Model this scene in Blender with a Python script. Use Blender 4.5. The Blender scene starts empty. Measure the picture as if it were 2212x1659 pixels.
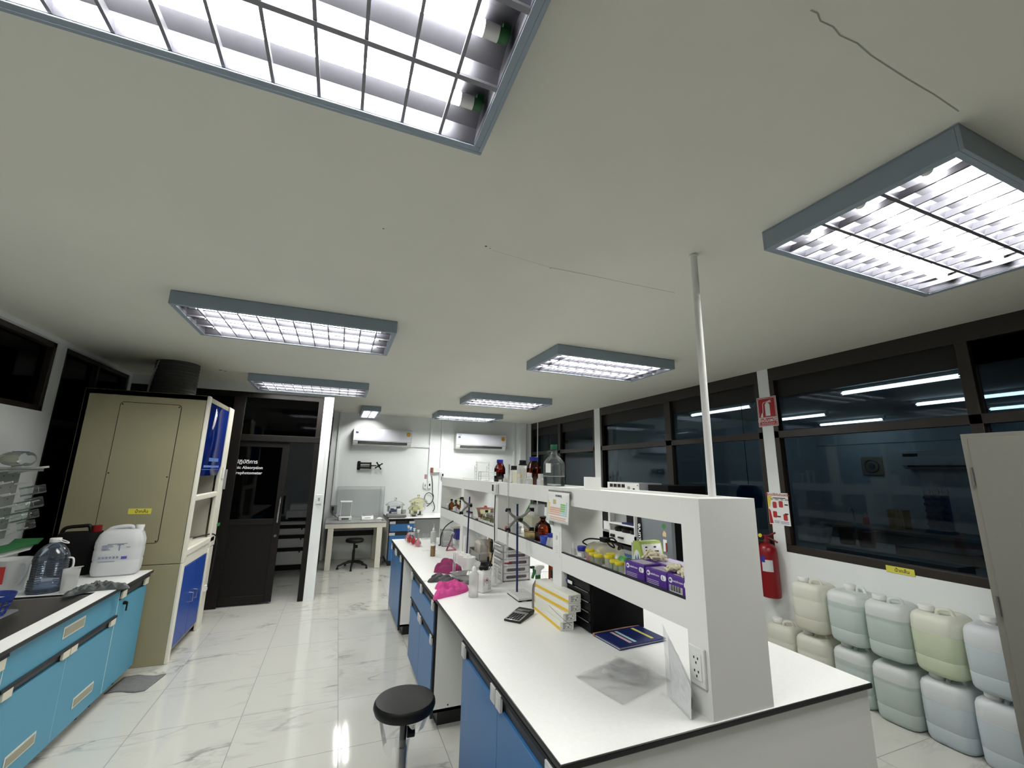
import bpy, math, random
from mathutils import Vector, Matrix, noise
random.seed(7)
D = bpy.data
SC = bpy.context.scene
COL = SC.collection
PI = math.pi

# ------------------------------------------------------------------ camera
cam_data = D.cameras.new('camera')
cam_data.sensor_fit = 'HORIZONTAL'; cam_data.sensor_width = 36.0
cam_data.lens = 911.88 / 2212 * 36.0
cam_data.clip_start = 0.02; cam_data.clip_end = 60
camera = D.objects.new('camera', cam_data); COL.objects.link(camera)
YAW, PIT, ROL = 0.379171219, 0.204968893, 0.0176334413
fwd = Vector((math.sin(YAW) * math.cos(PIT), math.cos(YAW) * math.cos(PIT), math.sin(PIT)))
rgt = Vector((math.cos(YAW), -math.sin(YAW), 0)); up_ = rgt.cross(fwd)
r2 = math.cos(ROL) * rgt + math.sin(ROL) * up_
u2 = -math.sin(ROL) * rgt + math.cos(ROL) * up_
camera.matrix_world = Matrix(((r2.x, u2.x, -fwd.x, 0), (r2.y, u2.y, -fwd.y, 0), (r2.z, u2.z, -fwd.z, 1.65), (0, 0, 0, 1)))
SC.camera = camera

# ------------------------------------------------------------------ world, exposure, light path
world = D.worlds.new('night'); SC.world = world; world.use_nodes = True
world.node_tree.nodes['Background'].inputs[0].default_value = (0.004, 0.005, 0.007, 1)
world.node_tree.nodes['Background'].inputs[1].default_value = 0.3
SC.view_settings.view_transform = 'Standard'; SC.view_settings.look = 'None'
SC.view_settings.exposure = 0.0; SC.view_settings.gamma = 1.0
SC.view_settings.use_curve_mapping = False
cy = SC.cycles
cy.max_bounces = 9; cy.diffuse_bounces = 5; cy.glossy_bounces = 4
cy.transmission_bounces = 8; cy.transparent_max_bounces = 20
cy.sample_clamp_indirect = 4.0; cy.sample_clamp_direct = 0
cy.caustics_reflective = False; cy.caustics_refractive = False
cy.use_denoising = True
cy.use_adaptive_sampling = True; cy.adaptive_threshold = 0.02
TUBE_E = 96.0         # brightness of this room's lamps
NEIGHBOUR_E = 16.0     # brightness of the next room's bare tubes

# ------------------------------------------------------------------ materials
MATS = {}
def lin(c):
    return tuple(((v / 255) / 12.92 if v <= 10 else (((v / 255) + 0.055) / 1.055) ** 2.4) for v in c)
def mat(name, rgb, rough=0.5, metal=0.0, spec=0.5, var=0.0, vscale=8.0, bump=0.0, coat=0.0, trans=0.0, ior=1.45, sss=0.0):
    if name in MATS: return MATS[name]
    m = D.materials.new(name); m.use_nodes = True
    nt = m.node_tree; b = nt.nodes['Principled BSDF']; c = lin(rgb) + (1,)
    b.inputs['Base Color'].default_value = c
    b.inputs['Roughness'].default_value = rough; b.inputs['Metallic'].default_value = metal
    b.inputs['Specular IOR Level'].default_value = spec
    b.inputs['Coat Weight'].default_value = coat
    b.inputs['Transmission Weight'].default_value = trans; b.inputs['IOR'].default_value = ior
    if sss: b.inputs['Subsurface Weight'].default_value = sss; b.inputs['Subsurface Radius'].default_value = (.02, .02, .02)
    if var or bump:
        g = nt.nodes.new('ShaderNodeNewGeometry'); n = nt.nodes.new('ShaderNodeTexNoise')
        n.inputs['Scale'].default_value = vscale; n.inputs['Detail'].default_value = 5
        nt.links.new(g.outputs['Position'], n.inputs['Vector'])
        if var:
            mr = nt.nodes.new('ShaderNodeMapRange'); mr.inputs['From Min'].default_value = .3; mr.inputs['From Max'].default_value = .7
            mr.inputs['To Min'].default_value = 1 - var; mr.inputs['To Max'].default_value = 1 + var
            vm = nt.nodes.new('ShaderNodeVectorMath'); vm.operation = 'SCALE'
            vm.inputs[0].default_value = c[:3]
            nt.links.new(n.outputs['Fac'], mr.inputs['Value']); nt.links.new(mr.outputs[0], vm.inputs['Scale'])
            nt.links.new(vm.outputs[0], b.inputs['Base Color'])
        if bump:
            bp = nt.nodes.new('ShaderNodeBump'); bp.inputs['Strength'].default_value = bump; bp.inputs['Distance'].default_value = .01
            nt.links.new(n.outputs['Fac'], bp.inputs['Height']); nt.links.new(bp.outputs[0], b.inputs['Normal'])
    MATS[name] = m
    return m
def emis(name, rgb, e):
    m = D.materials.new(name); m.use_nodes = True; nt = m.node_tree; nt.nodes.clear()
    o = nt.nodes.new('ShaderNodeOutputMaterial'); s = nt.nodes.new('ShaderNodeEmission')
    s.inputs[0].default_value = rgb + (1,); s.inputs[1].default_value = e
    nt.links.new(s.outputs[0], o.inputs[0]); MATS[name] = m
    return m
def clear(name, rgb, refl=1.0, haze=0.0, hazergb=(255, 255, 255), rough=0.03):
    """thin clear glass / plastic: tinted transparency, a Fresnel reflection and an optional milky share"""
    if name in MATS: return MATS[name]
    m = D.materials.new(name); m.use_nodes = True; nt = m.node_tree; nt.nodes.clear()
    o = nt.nodes.new('ShaderNodeOutputMaterial')
    t = nt.nodes.new('ShaderNodeBsdfTransparent'); t.inputs[0].default_value = lin(rgb) + (1,)
    g = nt.nodes.new('ShaderNodeBsdfGlossy'); g.inputs['Roughness'].default_value = rough
    f = nt.nodes.new('ShaderNodeFresnel'); f.inputs[0].default_value = 1.5
    base = t
    if haze:
        d = nt.nodes.new('ShaderNodeBsdfDiffuse'); d.inputs[0].default_value = lin(hazergb) + (1,)
        tl = nt.nodes.new('ShaderNodeBsdfTranslucent'); tl.inputs[0].default_value = lin(hazergb) + (1,)
        m1 = nt.nodes.new('ShaderNodeMixShader'); m1.inputs[0].default_value = .4
        nt.links.new(d.outputs[0], m1.inputs[1]); nt.links.new(tl.outputs[0], m1.inputs[2])
        m2 = nt.nodes.new('ShaderNodeMixShader'); m2.inputs[0].default_value = haze
        nt.links.new(t.outputs[0], m2.inputs[1]); nt.links.new(m1.outputs[0], m2.inputs[2]); base = m2
    mu = nt.nodes.new('ShaderNodeMath'); mu.operation = 'MULTIPLY'; mu.inputs[1].default_value = refl
    nt.links.new(f.outputs[0], mu.inputs[0])
    mx = nt.nodes.new('ShaderNodeMixShader')
    nt.links.new(mu.outputs[0], mx.inputs[0]); nt.links.new(base.outputs[0], mx.inputs[1]); nt.links.new(g.outputs[0], mx.inputs[2])
    nt.links.new(mx.outputs[0], o.inputs[0]); MATS[name] = m
    return m
def milky(name, rgb, rough=.45, tl=.45):
    """translucent white plastic: part diffuse, part light passing through"""
    if name in MATS: return MATS[name]
    m = D.materials.new(name); m.use_nodes = True; nt = m.node_tree
    b = nt.nodes['Principled BSDF']; o = nt.nodes['Material Output']
    b.inputs['Base Color'].default_value = lin(rgb) + (1,); b.inputs['Roughness'].default_value = rough
    t = nt.nodes.new('ShaderNodeBsdfTranslucent'); t.inputs[0].default_value = lin(rgb) + (1,)
    mx = nt.nodes.new('ShaderNodeMixShader'); mx.inputs[0].default_value = tl
    nt.links.new(b.outputs[0], mx.inputs[1]); nt.links.new(t.outputs[0], mx.inputs[2]); nt.links.new(mx.outputs[0], o.inputs[0])
    MATS[name] = m
    return m

def marble_floor():
    m = D.materials.new('marble_tile'); m.use_nodes = True; nt = m.node_tree; N = nt.nodes; L = nt.links
    b = N['Principled BSDF']
    def math_(op, a, b_=None, c=None):
        n = N.new('ShaderNodeMath'); n.operation = op
        for i, v in enumerate((a, b_, c)):
            if v is None: continue
            if isinstance(v, (int, float)): n.inputs[i].default_value = v
            else: L.new(v, n.inputs[i])
        return n.outputs[0]
    g = N.new('ShaderNodeNewGeometry'); sx = N.new('ShaderNodeSeparateXYZ'); L.new(g.outputs['Position'], sx.inputs[0])
    tx = math_('DIVIDE', math_('SUBTRACT', sx.outputs[0], .15), .605)
    ty = math_('DIVIDE', math_('SUBTRACT', sx.outputs[1], 3.095), .595)
    fx = math_('FRACT', tx); fy = math_('FRACT', ty)
    ix = math_('FLOOR', tx); iy = math_('FLOOR', ty)
    ex = math_('MINIMUM', fx, math_('SUBTRACT', 1, fx)); ey = math_('MINIMUM', fy, math_('SUBTRACT', 1, fy))
    edge = math_('MINIMUM', ex, ey)
    grout = math_('LESS_THAN', edge, .0032)
    cb = N.new('ShaderNodeCombineXYZ'); L.new(ix, cb.inputs[0]); L.new(iy, cb.inputs[1])
    wn = N.new('ShaderNodeTexWhiteNoise'); L.new(cb.outputs[0], wn.inputs[0])
    sc = N.new('ShaderNodeVectorMath'); sc.operation = 'SCALE'; sc.inputs['Scale'].default_value = 9; L.new(wn.outputs['Color'], sc.inputs[0])
    ad = N.new('ShaderNodeVectorMath'); ad.operation = 'ADD'; L.new(g.outputs['Position'], ad.inputs[0]); L.new(sc.outputs[0], ad.inputs[1])
    mp = N.new('ShaderNodeMapping'); mp.inputs['Scale'].default_value = (.75, 1.9, 1); mp.inputs['Rotation'].default_value = (0, 0, .35); L.new(ad.outputs[0], mp.inputs[0])
    def vein(scale, width, det, dist):
        n = N.new('ShaderNodeTexNoise'); n.inputs['Scale'].default_value = scale; n.inputs['Detail'].default_value = det
        n.inputs['Distortion'].default_value = dist; L.new(mp.outputs[0], n.inputs['Vector'])
        d = math_('ABSOLUTE', math_('SUBTRACT', n.outputs['Fac'], .5))
        r = N.new('ShaderNodeMapRange'); r.inputs['From Min'].default_value = 0; r.inputs['From Max'].default_value = width
        r.inputs['To Min'].default_value = 1; r.inputs['To Max'].default_value = 0; L.new(d, r.inputs['Value'])
        return r.outputs[0]
    v1 = vein(1.5, .022, 7, .6); v2 = vein(3.6, .05, 6, .9)
    pa = N.new('ShaderNodeTexNoise'); pa.inputs['Scale'].default_value = 2.2; L.new(ad.outputs[0], pa.inputs['Vector'])
    pr = N.new('ShaderNodeMapRange'); pr.inputs['From Min'].default_value = .46; pr.inputs['From Max'].default_value = .66; L.new(pa.outputs['Fac'], pr.inputs['Value'])
    vv = math_('ADD', math_('MULTIPLY', math_('MULTIPLY', v1, pr.outputs[0]), .5), math_('MULTIPLY', math_('MULTIPLY', v2, pr.outputs[0]), .16))
    mx = N.new('ShaderNodeMix'); mx.data_type = 'RGBA'; mx.inputs[6].default_value = lin((197, 197, 191)) + (1,); mx.inputs[7].default_value = lin((70, 74, 78)) + (1,)
    L.new(vv, mx.inputs[0])
    m2 = N.new('ShaderNodeMix'); m2.data_type = 'RGBA'; m2.inputs[7].default_value = lin((120, 121, 118)) + (1,)
    L.new(grout, m2.inputs[0]); L.new(mx.outputs[2], m2.inputs[6]); L.new(m2.outputs[2], b.inputs['Base Color'])
    ro = math_('ADD', math_('MULTIPLY', grout, .4), .07); L.new(ro, b.inputs['Roughness'])
    b.inputs['Specular IOR Level'].default_value = .5
    MATS['marble_tile'] = m
    return m

W_ = mat('white_wall_paint', (232, 236, 237), .7, var=.02, vscale=3)
CEIL = mat('ceiling_paint', (222, 221, 211), .85, var=.02, vscale=2)
FLOOR = marble_floor()
TOP = mat('white_laminate_worktop', (232, 233, 232), .38, var=.02, vscale=60)
LAM = mat('white_laminate', (232, 233, 231), .45)
EDGE = mat('black_edge', (26, 26, 28), .4)
BLK = mat('black_plastic', (13, 13, 14), .45, spec=.35)
BLKM = mat('matte_black', (9, 9, 10), .75, spec=.2)
BLUE = mat('blue_laminate', (50, 104, 158), .35)
BLUE2 = mat('turquoise_laminate', (72, 142, 170), .4)
BROWN = mat('dark_brown_aluminium', (44, 38, 33), .4)
GREYM = mat('grey_lamp_paint', (142, 155, 167), .5)
LREF = mat('lamp_reflector', (88, 88, 95), .42, metal=.88, var=.08, vscale=14)
LBLADE = mat('lamp_louvre', (124, 124, 130), .45, metal=.84)
TUBE = emis('tube_glow', (1.0, .995, .95), TUBE_E)
NTUBE = emis('next_room_tube_glow', (.93, .98, 1.0), NEIGHBOUR_E)
BEIGE = mat('beige_hood_shell', (148, 143, 116), .5, var=.03, vscale=4)
CREAM = mat('cream_paint', (222, 219, 206), .45)
HBLUE = mat('hood_door_blue', (24, 66, 150), .38)
WPL = mat('white_plastic', (226, 227, 226), .4)
GPL = mat('grey_plastic', (150, 152, 154), .5)
CLIP = mat('handle_clip_grey', (196, 197, 198), .45)
STEEL = mat('brushed_steel', (176, 177, 178), .32, metal=.9)
STEELD = mat('dark_steel', (118, 118, 116), .4, metal=.7)
CHROME = mat('chrome', (210, 210, 212), .15, metal=1.0)
NAVY = mat('navy_rod', (24, 34, 84), .4)
RED = mat('red_paint', (126, 12, 20), .35)
YEL = mat('yellow_label', (214, 208, 84), .5)
INK = mat('black_ink', (22, 22, 26), .6)
INKW = mat('white_ink', (236, 238, 240), .5)
PAPER = mat('white_paper', (232, 233, 232), .7)
LCD = mat('dark_display', (20, 24, 30), .2)
LOCK = mat('grey_locker_paint', (112, 111, 104), .55, var=.02, vscale=40)
AMBER = clear('amber_glass', (214, 132, 48), 1.0)
AMBERD = clear('dark_amber_glass', (176, 74, 48), 1.0)
GLASS = clear('clear_glass', (250, 253, 252), .8, haze=.03)
GLASSY = clear('yellowish_glass', (247, 246, 222), .9, haze=.06)
PANE = clear('tinted_pane', (166, 178, 184), .4)
PANE2 = clear('darkness_tinted_pane', (112, 118, 122), .4)  # extra tint stands in for the dark behind door, partition and left windows
CLEARP = clear('clear_plastic', (248, 250, 251), .7, haze=.10)
FILM = clear('plastic_film', (253, 253, 254), .5, haze=.12, hazergb=(232, 234, 236), rough=.14)
FROST = clear('frosted_plastic', (250, 251, 251), .5, haze=.5, hazergb=(246, 247, 247), rough=.3)
ACRYL = clear('blue_sash_acrylic', (40, 92, 205), .35, haze=.45, hazergb=(20, 60, 165))
BCAP = mat('blue_cap', (32, 44, 150), .4)
GCAP = mat('green_cap', (18, 96, 62), .4)
YCAP = mat('yellow_cap', (216, 200, 40), .4)
PURP = mat('purple_box_print', (84, 48, 142), .45)
LATEX = mat('cream_latex', (224, 216, 188), .6)
PINKC = mat('pink_cloth', (196, 72, 140), .9, var=.06, vscale=80)
MAUVE = mat('dark_pink_cloth', (128, 44, 88), .9, var=.08, vscale=80)
GLOVE = mat('charcoal_rubber', (52, 53, 56), .6)

# ------------------------------------------------------------------ mesh builder
class MB:
    def __init__(s): s.v = []; s.f = []
    def add(s, vs, fs, M=None):
        o = len(s.v)
        s.v += [tuple(M @ Vector(p)) if M else tuple(p) for p in vs]
        s.f += [tuple(i + o for i in f) for f in fs]; return s
    def box(s, x0, x1, y0, y1, z0, z1, M=None):
        v = [(x, y, z) for z in (z0, z1) for y in (y0, y1) for x in (x0, x1)]
        return s.add(v, [(0, 2, 3, 1), (4, 5, 7, 6), (0, 1, 5, 4), (2, 6, 7, 3), (0, 4, 6, 2), (1, 3, 7, 5)], M)
    def cyl(s, p0, p1, r0, r1=None, n=20, caps=True):
        p0, p1 = Vector(p0), Vector(p1); r1 = r0 if r1 is None else r1
        d = (p1 - p0).normalized(); a = d.orthogonal().normalized(); b = d.cross(a)
        v = []
        for p, r in ((p0, r0), (p1, r1)):
            v += [p + r * (math.cos(2 * PI * i / n) * a + math.sin(2 * PI * i / n) * b) for i in range(n)]
        f = [(i, (i + 1) % n, n + (i + 1) % n, n + i) for i in range(n)]
        if caps: f += [tuple(range(n - 1, -1, -1)), tuple(range(n, 2 * n))]
        return s.add(v, f)
    def lathe(s, prof, n=24, c=(0, 0, 0), M=None, sx=1, sy=1):
        v = []; f = []; k = len(prof)
        for r, z in prof:
            v += [(c[0] + sx * r * math.cos(2 * PI * i / n), c[1] + sy * r * math.sin(2 * PI * i / n), c[2] + z) for i in range(n)]
        for j in range(k - 1):
            f += [(j * n + i, j * n + (i + 1) % n, (j + 1) * n + (i + 1) % n, (j + 1) * n + i) for i in range(n)]
        if prof[0][0] > 1e-5: f.append(tuple(range(n - 1, -1, -1)))
        if prof[-1][0] > 1e-5: f.append(tuple((k - 1) * n + i for i in range(n)))
        return s.add(v, f, M)
    def shell(s, prof, n=24, c=(0, 0, 0), M=None):
        """open surface of revolution (no caps)"""
        v = []; f = []
        for r, z in prof:
            v += [(c[0] + r * math.cos(2 * PI * i / n), c[1] + r * math.sin(2 * PI * i / n), c[2] + z) for i in range(n)]
        for j in range(len(prof) - 1):
            f += [(j * n + i, j * n + (i + 1) % n, (j + 1) * n + (i + 1) % n, (j + 1) * n + i) for i in range(n)]
        return s.add(v, f, M)
    def tube(s, pts, r, n=8, closed=False):
        P = [Vector(p) for p in pts]; v = []; f = []; k = len(P)
        a = None
        for i, p in enumerate(P):
            t = (P[(i + 1) % k] - P[i - 1]) if closed else (P[min(i + 1, k - 1)] - P[max(i - 1, 0)])
            t.normalize()
            if a is None: a = t.orthogonal().normalized()
            a = (a - a.dot(t) * t).normalized(); b = t.cross(a)
            rr = r[i] if isinstance(r, (list, tuple)) else r
            v += [p + rr * (math.cos(2 * PI * j / n) * a + math.sin(2 * PI * j / n) * b) for j in range(n)]
        for i in range(k if closed else k - 1):
            i2 = (i + 1) % k
            f += [(i * n + j, i * n + (j + 1) % n, i2 * n + (j + 1) % n, i2 * n + j) for j in range(n)]
        if not closed: f += [tuple(range(n - 1, -1, -1)), tuple((k - 1) * n + j for j in range(n))]
        return s.add(v, f)
    def prism(s, poly, ax, a0, a1, M=None):
        """polygon (u,v) extruded along axis ax ('x': u=y,v=z  'y': u=x,v=z  'z': u=x,v=y)"""
        def P(u, w, a): return (a, u, w) if ax == 'x' else (u, a, w) if ax == 'y' else (u, w, a)
        n = len(poly); v = [P(u, w, a0) for u, w in poly] + [P(u, w, a1) for u, w in poly]
        f = [(i, (i + 1) % n, n + (i + 1) % n, n + i) for i in range(n)] + [tuple(range(n - 1, -1, -1)), tuple(range(n, 2 * n))]
        return s.add(v, f, M)
    def loft(s, secs, n=28, e=4.0, M=None, cap=True):
        """secs: (z, hx, hy[, cx, cy]) superellipse sections stacked in z"""
        v = []; f = []
        for q in secs:
            z, hx, hy = q[:3]; cx_, cy_ = (q[3], q[4]) if len(q) > 4 else (0, 0)
            for i in range(n):
                t = 2 * PI * i / n; c, d = math.cos(t), math.sin(t)
                rr = (abs(c) ** e + abs(d) ** e) ** (-1 / e)
                v.append((cx_ + hx * rr * c, cy_ + hy * rr * d, z))
        k = len(secs)
        for j in range(k - 1):
            f += [(j * n + i, j * n + (i + 1) % n, (j + 1) * n + (i + 1) % n, (j + 1) * n + i) for i in range(n)]
        if cap: f += [tuple(range(n - 1, -1, -1)), tuple((k - 1) * n + i for i in range(n))]
        return s.add(v, f, M)
    def grid(s, fn, nu, nv):
        o = len(s.v)
        s.v += [tuple(fn(i / nu, j / nv)) for j in range(nv + 1) for i in range(nu + 1)]
        w = nu + 1
        s.f += [(o + j * w + i, o + j * w + i + 1, o + (j + 1) * w + i + 1, o + (j + 1) * w + i) for j in range(nv) for i in range(nu)]
        return s
def obj(name, mb, m, parent=None, bevel=0.0, solid=0.0, seg=2, flat=False, loc=None, sub=0):
    me = D.meshes.new(name); me.from_pydata([tuple(p) for p in mb.v], [], mb.f); me.validate()
    import bmesh
    bm = bmesh.new(); bm.from_mesh(me); bmesh.ops.recalc_face_normals(bm, faces=bm.faces); bm.to_mesh(me); bm.free()
    me.materials.append(m)
    if not flat:
        me.polygons.foreach_set('use_smooth', [True] * len(me.polygons)); me.set_sharp_from_angle(angle=math.radians(38))
    o = D.objects.new(name, me); COL.objects.link(o)
    if parent: o.parent = parent
    if loc: o.location = loc
    if solid: q = o.modifiers.new('s', 'SOLIDIFY'); q.thickness = solid; q.offset = 0
    if sub: q = o.modifiers.new('u', 'SUBSURF'); q.levels = sub; q.render_levels = sub
    if bevel: q = o.modifiers.new('b', 'BEVEL'); q.width = bevel; q.segments = seg; q.limit_method = 'ANGLE'; q.angle_limit = math.radians(40)
    return o
def tag(o, label, cat, group=None, kind=None):
    o['label'] = label; o['category'] = cat
    if group: o['group'] = group
    if kind: o['kind'] = kind
    return o
def thing(name, label, cat, loc=(0, 0, 0), rz=0.0, group=None):
    o = D.objects.new(name, None); COL.objects.link(o); o.location = loc; o.rotation_euler = (0, 0, rz)
    o.empty_display_size = .05
    return tag(o, label, cat, group)
def struct(name, mb, m, label=None, parent=None, **k):
    o = obj(name, mb, m, parent, **k)
    if parent is None:
        o['kind'] = 'structure'
        if label: o['label'] = label
    return o
def dup(root, loc, rz=0.0, label=None, group=None):
    def cp(o, par):
        c = o.copy(); COL.objects.link(c)
        if par: c.parent = par
        for ch in [x for x in KIDS(o)]: cp(ch, c)
        return c
    r = cp(root, None); r.location = loc; r.rotation_euler = (0, 0, rz)
    if label: r['label'] = label
    if group: r['group'] = group
    return r
def KIDS(o): return [x for x in COL.objects if x.parent == o]
def text(s_, size, m, loc, rot, parent=None, name='lettering', bold=0.0, align='LEFT', ex=.0004, sx=1.0):
    """real lettering as a thin mesh; rot is a 3x3 Matrix whose columns are text right, text up, text normal"""
    cu = D.curves.new('t', 'FONT'); cu.body = s_; cu.size = size; cu.extrude = ex; cu.offset = bold; cu.align_x = align
    cu.resolution_u = 3
    t = D.objects.new('t', cu); COL.objects.link(t)
    dg = bpy.context.evaluated_depsgraph_get(); me = D.meshes.new_from_object(t.evaluated_get(dg))
    D.objects.remove(t); D.curves.remove(cu)
    me.materials.clear(); me.materials.append(m)
    M4 = Matrix.Translation(loc) @ rot.to_4x4() @ Matrix.Diagonal((sx, 1, 1, 1))
    me.transform(M4)
    o = D.objects.new(name, me); COL.objects.link(o)
    if parent: o.parent = parent
    return o
FRONT = Matrix(((1, 0, 0), (0, 0, -1), (0, 1, 0)))          # faces -y : right=+x up=+z normal=-y
LEFTF = Matrix(((0, 0, -1), (-1, 0, 0), (0, 1, 0)))         # faces -x : right=-y up=+z
RIGHTF = Matrix(((0, 0, 1), (1, 0, 0), (0, 1, 0)))          # faces +x : right=+y up=+z
UPF = Matrix(((1, 0, 0), (0, 1, 0), (0, 0, 1)))
def rotm(x=0, y=0, z=0, loc=(0, 0, 0)):
    return Matrix.Translation(loc) @ Matrix.Rotation(z, 4, 'Z') @ Matrix.Rotation(y, 4, 'Y') @ Matrix.Rotation(x, 4, 'X')
def spline(pts, k=6, closed=True):
    """Catmull-Rom through points of any dimension"""
    P = [Vector(p) for p in pts]; n = len(P); out = []
    for i in range(n if closed else n - 1):
        if closed: a, b, c, d = P[i - 1], P[i], P[(i + 1) % n], P[(i + 2) % n]
        else: a, b, c, d = P[max(i - 1, 0)], P[i], P[i + 1], P[min(i + 2, n - 1)]
        for j in range(k):
            t = j / k
            out.append(.5 * ((2 * b) + (c - a) * t + (2 * a - 5 * b + 4 * c - d) * t * t + (3 * b - a - 3 * c + d) * t ** 3))
    if not closed: out.append(P[-1])
    return out
# ------------------------------------------------------------------ room shell
H = 2.74
XL, XR, YB, YF = -2.42, 4.03, 8.94, -1.8
struct('floor', MB().box(XL - .1, XR + .1, YF - .1, YB + .1, -.1, 0), FLOOR, 'white marble look floor tiles with grey veins', flat=True)
ceil = struct('ceiling', MB().box(XL - .1, XR + .12, YF - .1, YB + .1, H, H + .1), CEIL, 'plain painted ceiling', flat=True)
cr = mat('crack_line', (92, 92, 86), .9); crl = mat('hairline_joint', (150, 150, 142), .9)
def strip(name, pts, w, m):
    mb = MB()
    for a, b in zip(pts, pts[1:]):
        d = Vector((b[0] - a[0], b[1] - a[1], 0)).normalized(); n = Vector((-d.y, d.x, 0)) * w
        mb.add([(a[0] + n.x, a[1] + n.y, H - .0006), (b[0] + n.x, b[1] + n.y, H - .0006), (b[0] - n.x, b[1] - n.y, H - .0006), (a[0] - n.x, a[1] - n.y, H - .0006)], [(0, 1, 2, 3)])
    return obj(name, mb, m, ceil, flat=True)
strip('plaster_crack', [(.943, .487), (.965, .485), (.99, .494), (1.033, .491), (1.07, .498), (1.132, .494), (1.2, .5), (1.368, .503), (1.5, .502), (1.64, .506)], .0016, crl)
strip('board_joint', [(.97, 1.892), (1.2, 1.884), (1.5, 1.882), (1.81, 1.875)], .0012, cr)
strip('board_joint', [(.62, 1.845), (.97, 1.892)], .0008, crl)
mb = MB()
for x, y, r in [(.575, 1.823, .006), (.09, 1.866, .004), (.6, 1.833, .003), (.97, 1.9, .003), (-1.368, 5.66, .02), (-1.33, 5.69, .016)]:
    mb.cyl((x, y, H - .0007), (x, y, H), r, n=10)
obj('ceiling_speck', mb, cr, ceil)
struct('wall_back', MB().box(XL - .1, XR + .1, YB, YB + .1, 0, H), W_, flat=True)
struct('wall_front', MB().box(XL - .1, XR + .1, YF - .1, YF, 0, H), mat('dark_unseen_front', (40, 38, 36), .35), flat=True)  # unseen wall behind the camera, coloured dark to dim the near ceiling
# right wall: white parapet, two pillars, then windows up to the ceiling
mb = MB().box(XR, XR + .1, YF, YB, 0, .95)
for y0, y1 in ((2.97, 3.09), (6.07, 6.24), (8.88, 8.94)): mb.box(XR, XR + .1, y0, y1, .95, H)
mb.box(XR - .012, XR, 8.5, 8.52, 0, H)
struct('wall_right', mb, W_, flat=True)
DARKP = mat('dark_void_panel', (16, 16, 15), .6)
def window_right(name, y0, y1, mull):
    root = thing(name, 'x', 'window', (0, 0, 0))
    del root['label']; del root['category']; root['kind'] = 'structure'
    xa, xb = XR + .002, XR + .075
    mb = MB().box(xa, xb, y0, y1, .95, 1.015).box(xa, xb, y0, y1, 2.61, H).box(xa, xb, y0, y1, 2.025, 2.095)
    mb.box(xa, xb, y0, y0 + .05, 1.015, 2.61).box(xa, xb, y1 - .05, y1, 1.015, 2.61)
    cuts = [y0 + .05]
    for a, b in mull:
        mb.box(xa, xb, a, b, 1.015, 2.61); cuts += [a, b]
    cuts.append(y1 - .05)
    obj('window_frame', mb, BROWN, root, bevel=.003)
    for k in range(0, len(cuts), 2):
        obj('window_pane', MB().box(XR + .058, XR + .062, cuts[k], cuts[k + 1], 1.015, 2.025), PANE, root, flat=True)
        obj('window_pane', MB().box(XR + .058, XR + .062, cuts[k], cuts[k + 1], 2.095, 2.44), PANE, root, flat=True)
        obj('dark_top_panel', MB().box(XR + .05, XR + .07, cuts[k], cuts[k + 1], 2.44, 2.61), DARKP, root, flat=True)
        obj('glazing_bead', MB().box(XR + .045, XR + .057, cuts[k], cuts[k] + .012, 1.015, 2.44).box(XR + .045, XR + .057, cuts[k + 1] - .012, cuts[k + 1], 1.015, 2.44), BLK, root, flat=True)
    return root
window_right('window_1', -1.0, 2.97, [(1.46, 1.53), (0.0, .07)])
window_right('window_2', 3.09, 6.07, [(4.41, 4.52)])
window_right('window_3', 6.24, 8.88, [(7.48, 7.57)])
struct('trim_1', MB().box(XR, XR + .1, YF, -1.0, .95, H), W_, flat=True)
# left wall: transom window over white wall near the camera, full window beside the fume hood
mb = MB().box(XL - .1, XL, YF, YB, 0, .82)
mb.box(XL - .1, XL, YF, 4.885, .82, 2.09).box(XL - .1, XL, YF, YB, 2.70, H).box(XL - .1, XL, 4.885, 5.01, .82, 2.70).box(XL - .1, XL, 6.3, YB, .82, 2.7).box(XL - .1, XL, YF, 1.5, 2.09, 2.7)
mb.box(XL, XL + .03, YF, 5.9, 2.70, H)
struct('wall_left', mb, W_, flat=True)
def window_left(name, y0, y1, z0, z1, rails, mull):
    root = thing(name, 'x', 'window'); del root['label']; del root['category']; root['kind'] = 'structure'
    xa, xb = XL - .085, XL - .01; t = .045
    mb = MB().box(xa, xb, y0, y1, z0, z0 + t).box(xa, xb, y0, y1, z1 - t, z1).box(xa, xb, y0, y0 + t, z0, z1).box(xa, xb, y1 - t, y1, z0, z1)
    for z in rails: mb.box(xa, xb, y0, y1, z, z + t)
    for y in mull: mb.box(xa, xb, y, y + t, z0, z1)
    obj('window_frame', mb, BROWN, root, bevel=.003)
    obj('window_pane', MB().box(XL - .06, XL - .055, y0 + t, y1 - t, z0 + t, z1 - t), PANE2, root, flat=True)
window_left('window_4', 1.5, 4.885, 2.09, 2.70, [], [3.15])
window_left('window_5', 5.01, 6.3, .82, 2.70, [2.0], [5.6])
struct('night_dark_backdrop', MB().box(XL - .55, XL - .5, 1.2, 6.6, .5, 2.9), mat('night_board', (10, 10, 10), .9), flat=True)  # added black board standing in for the night dark outside the left windows
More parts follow.
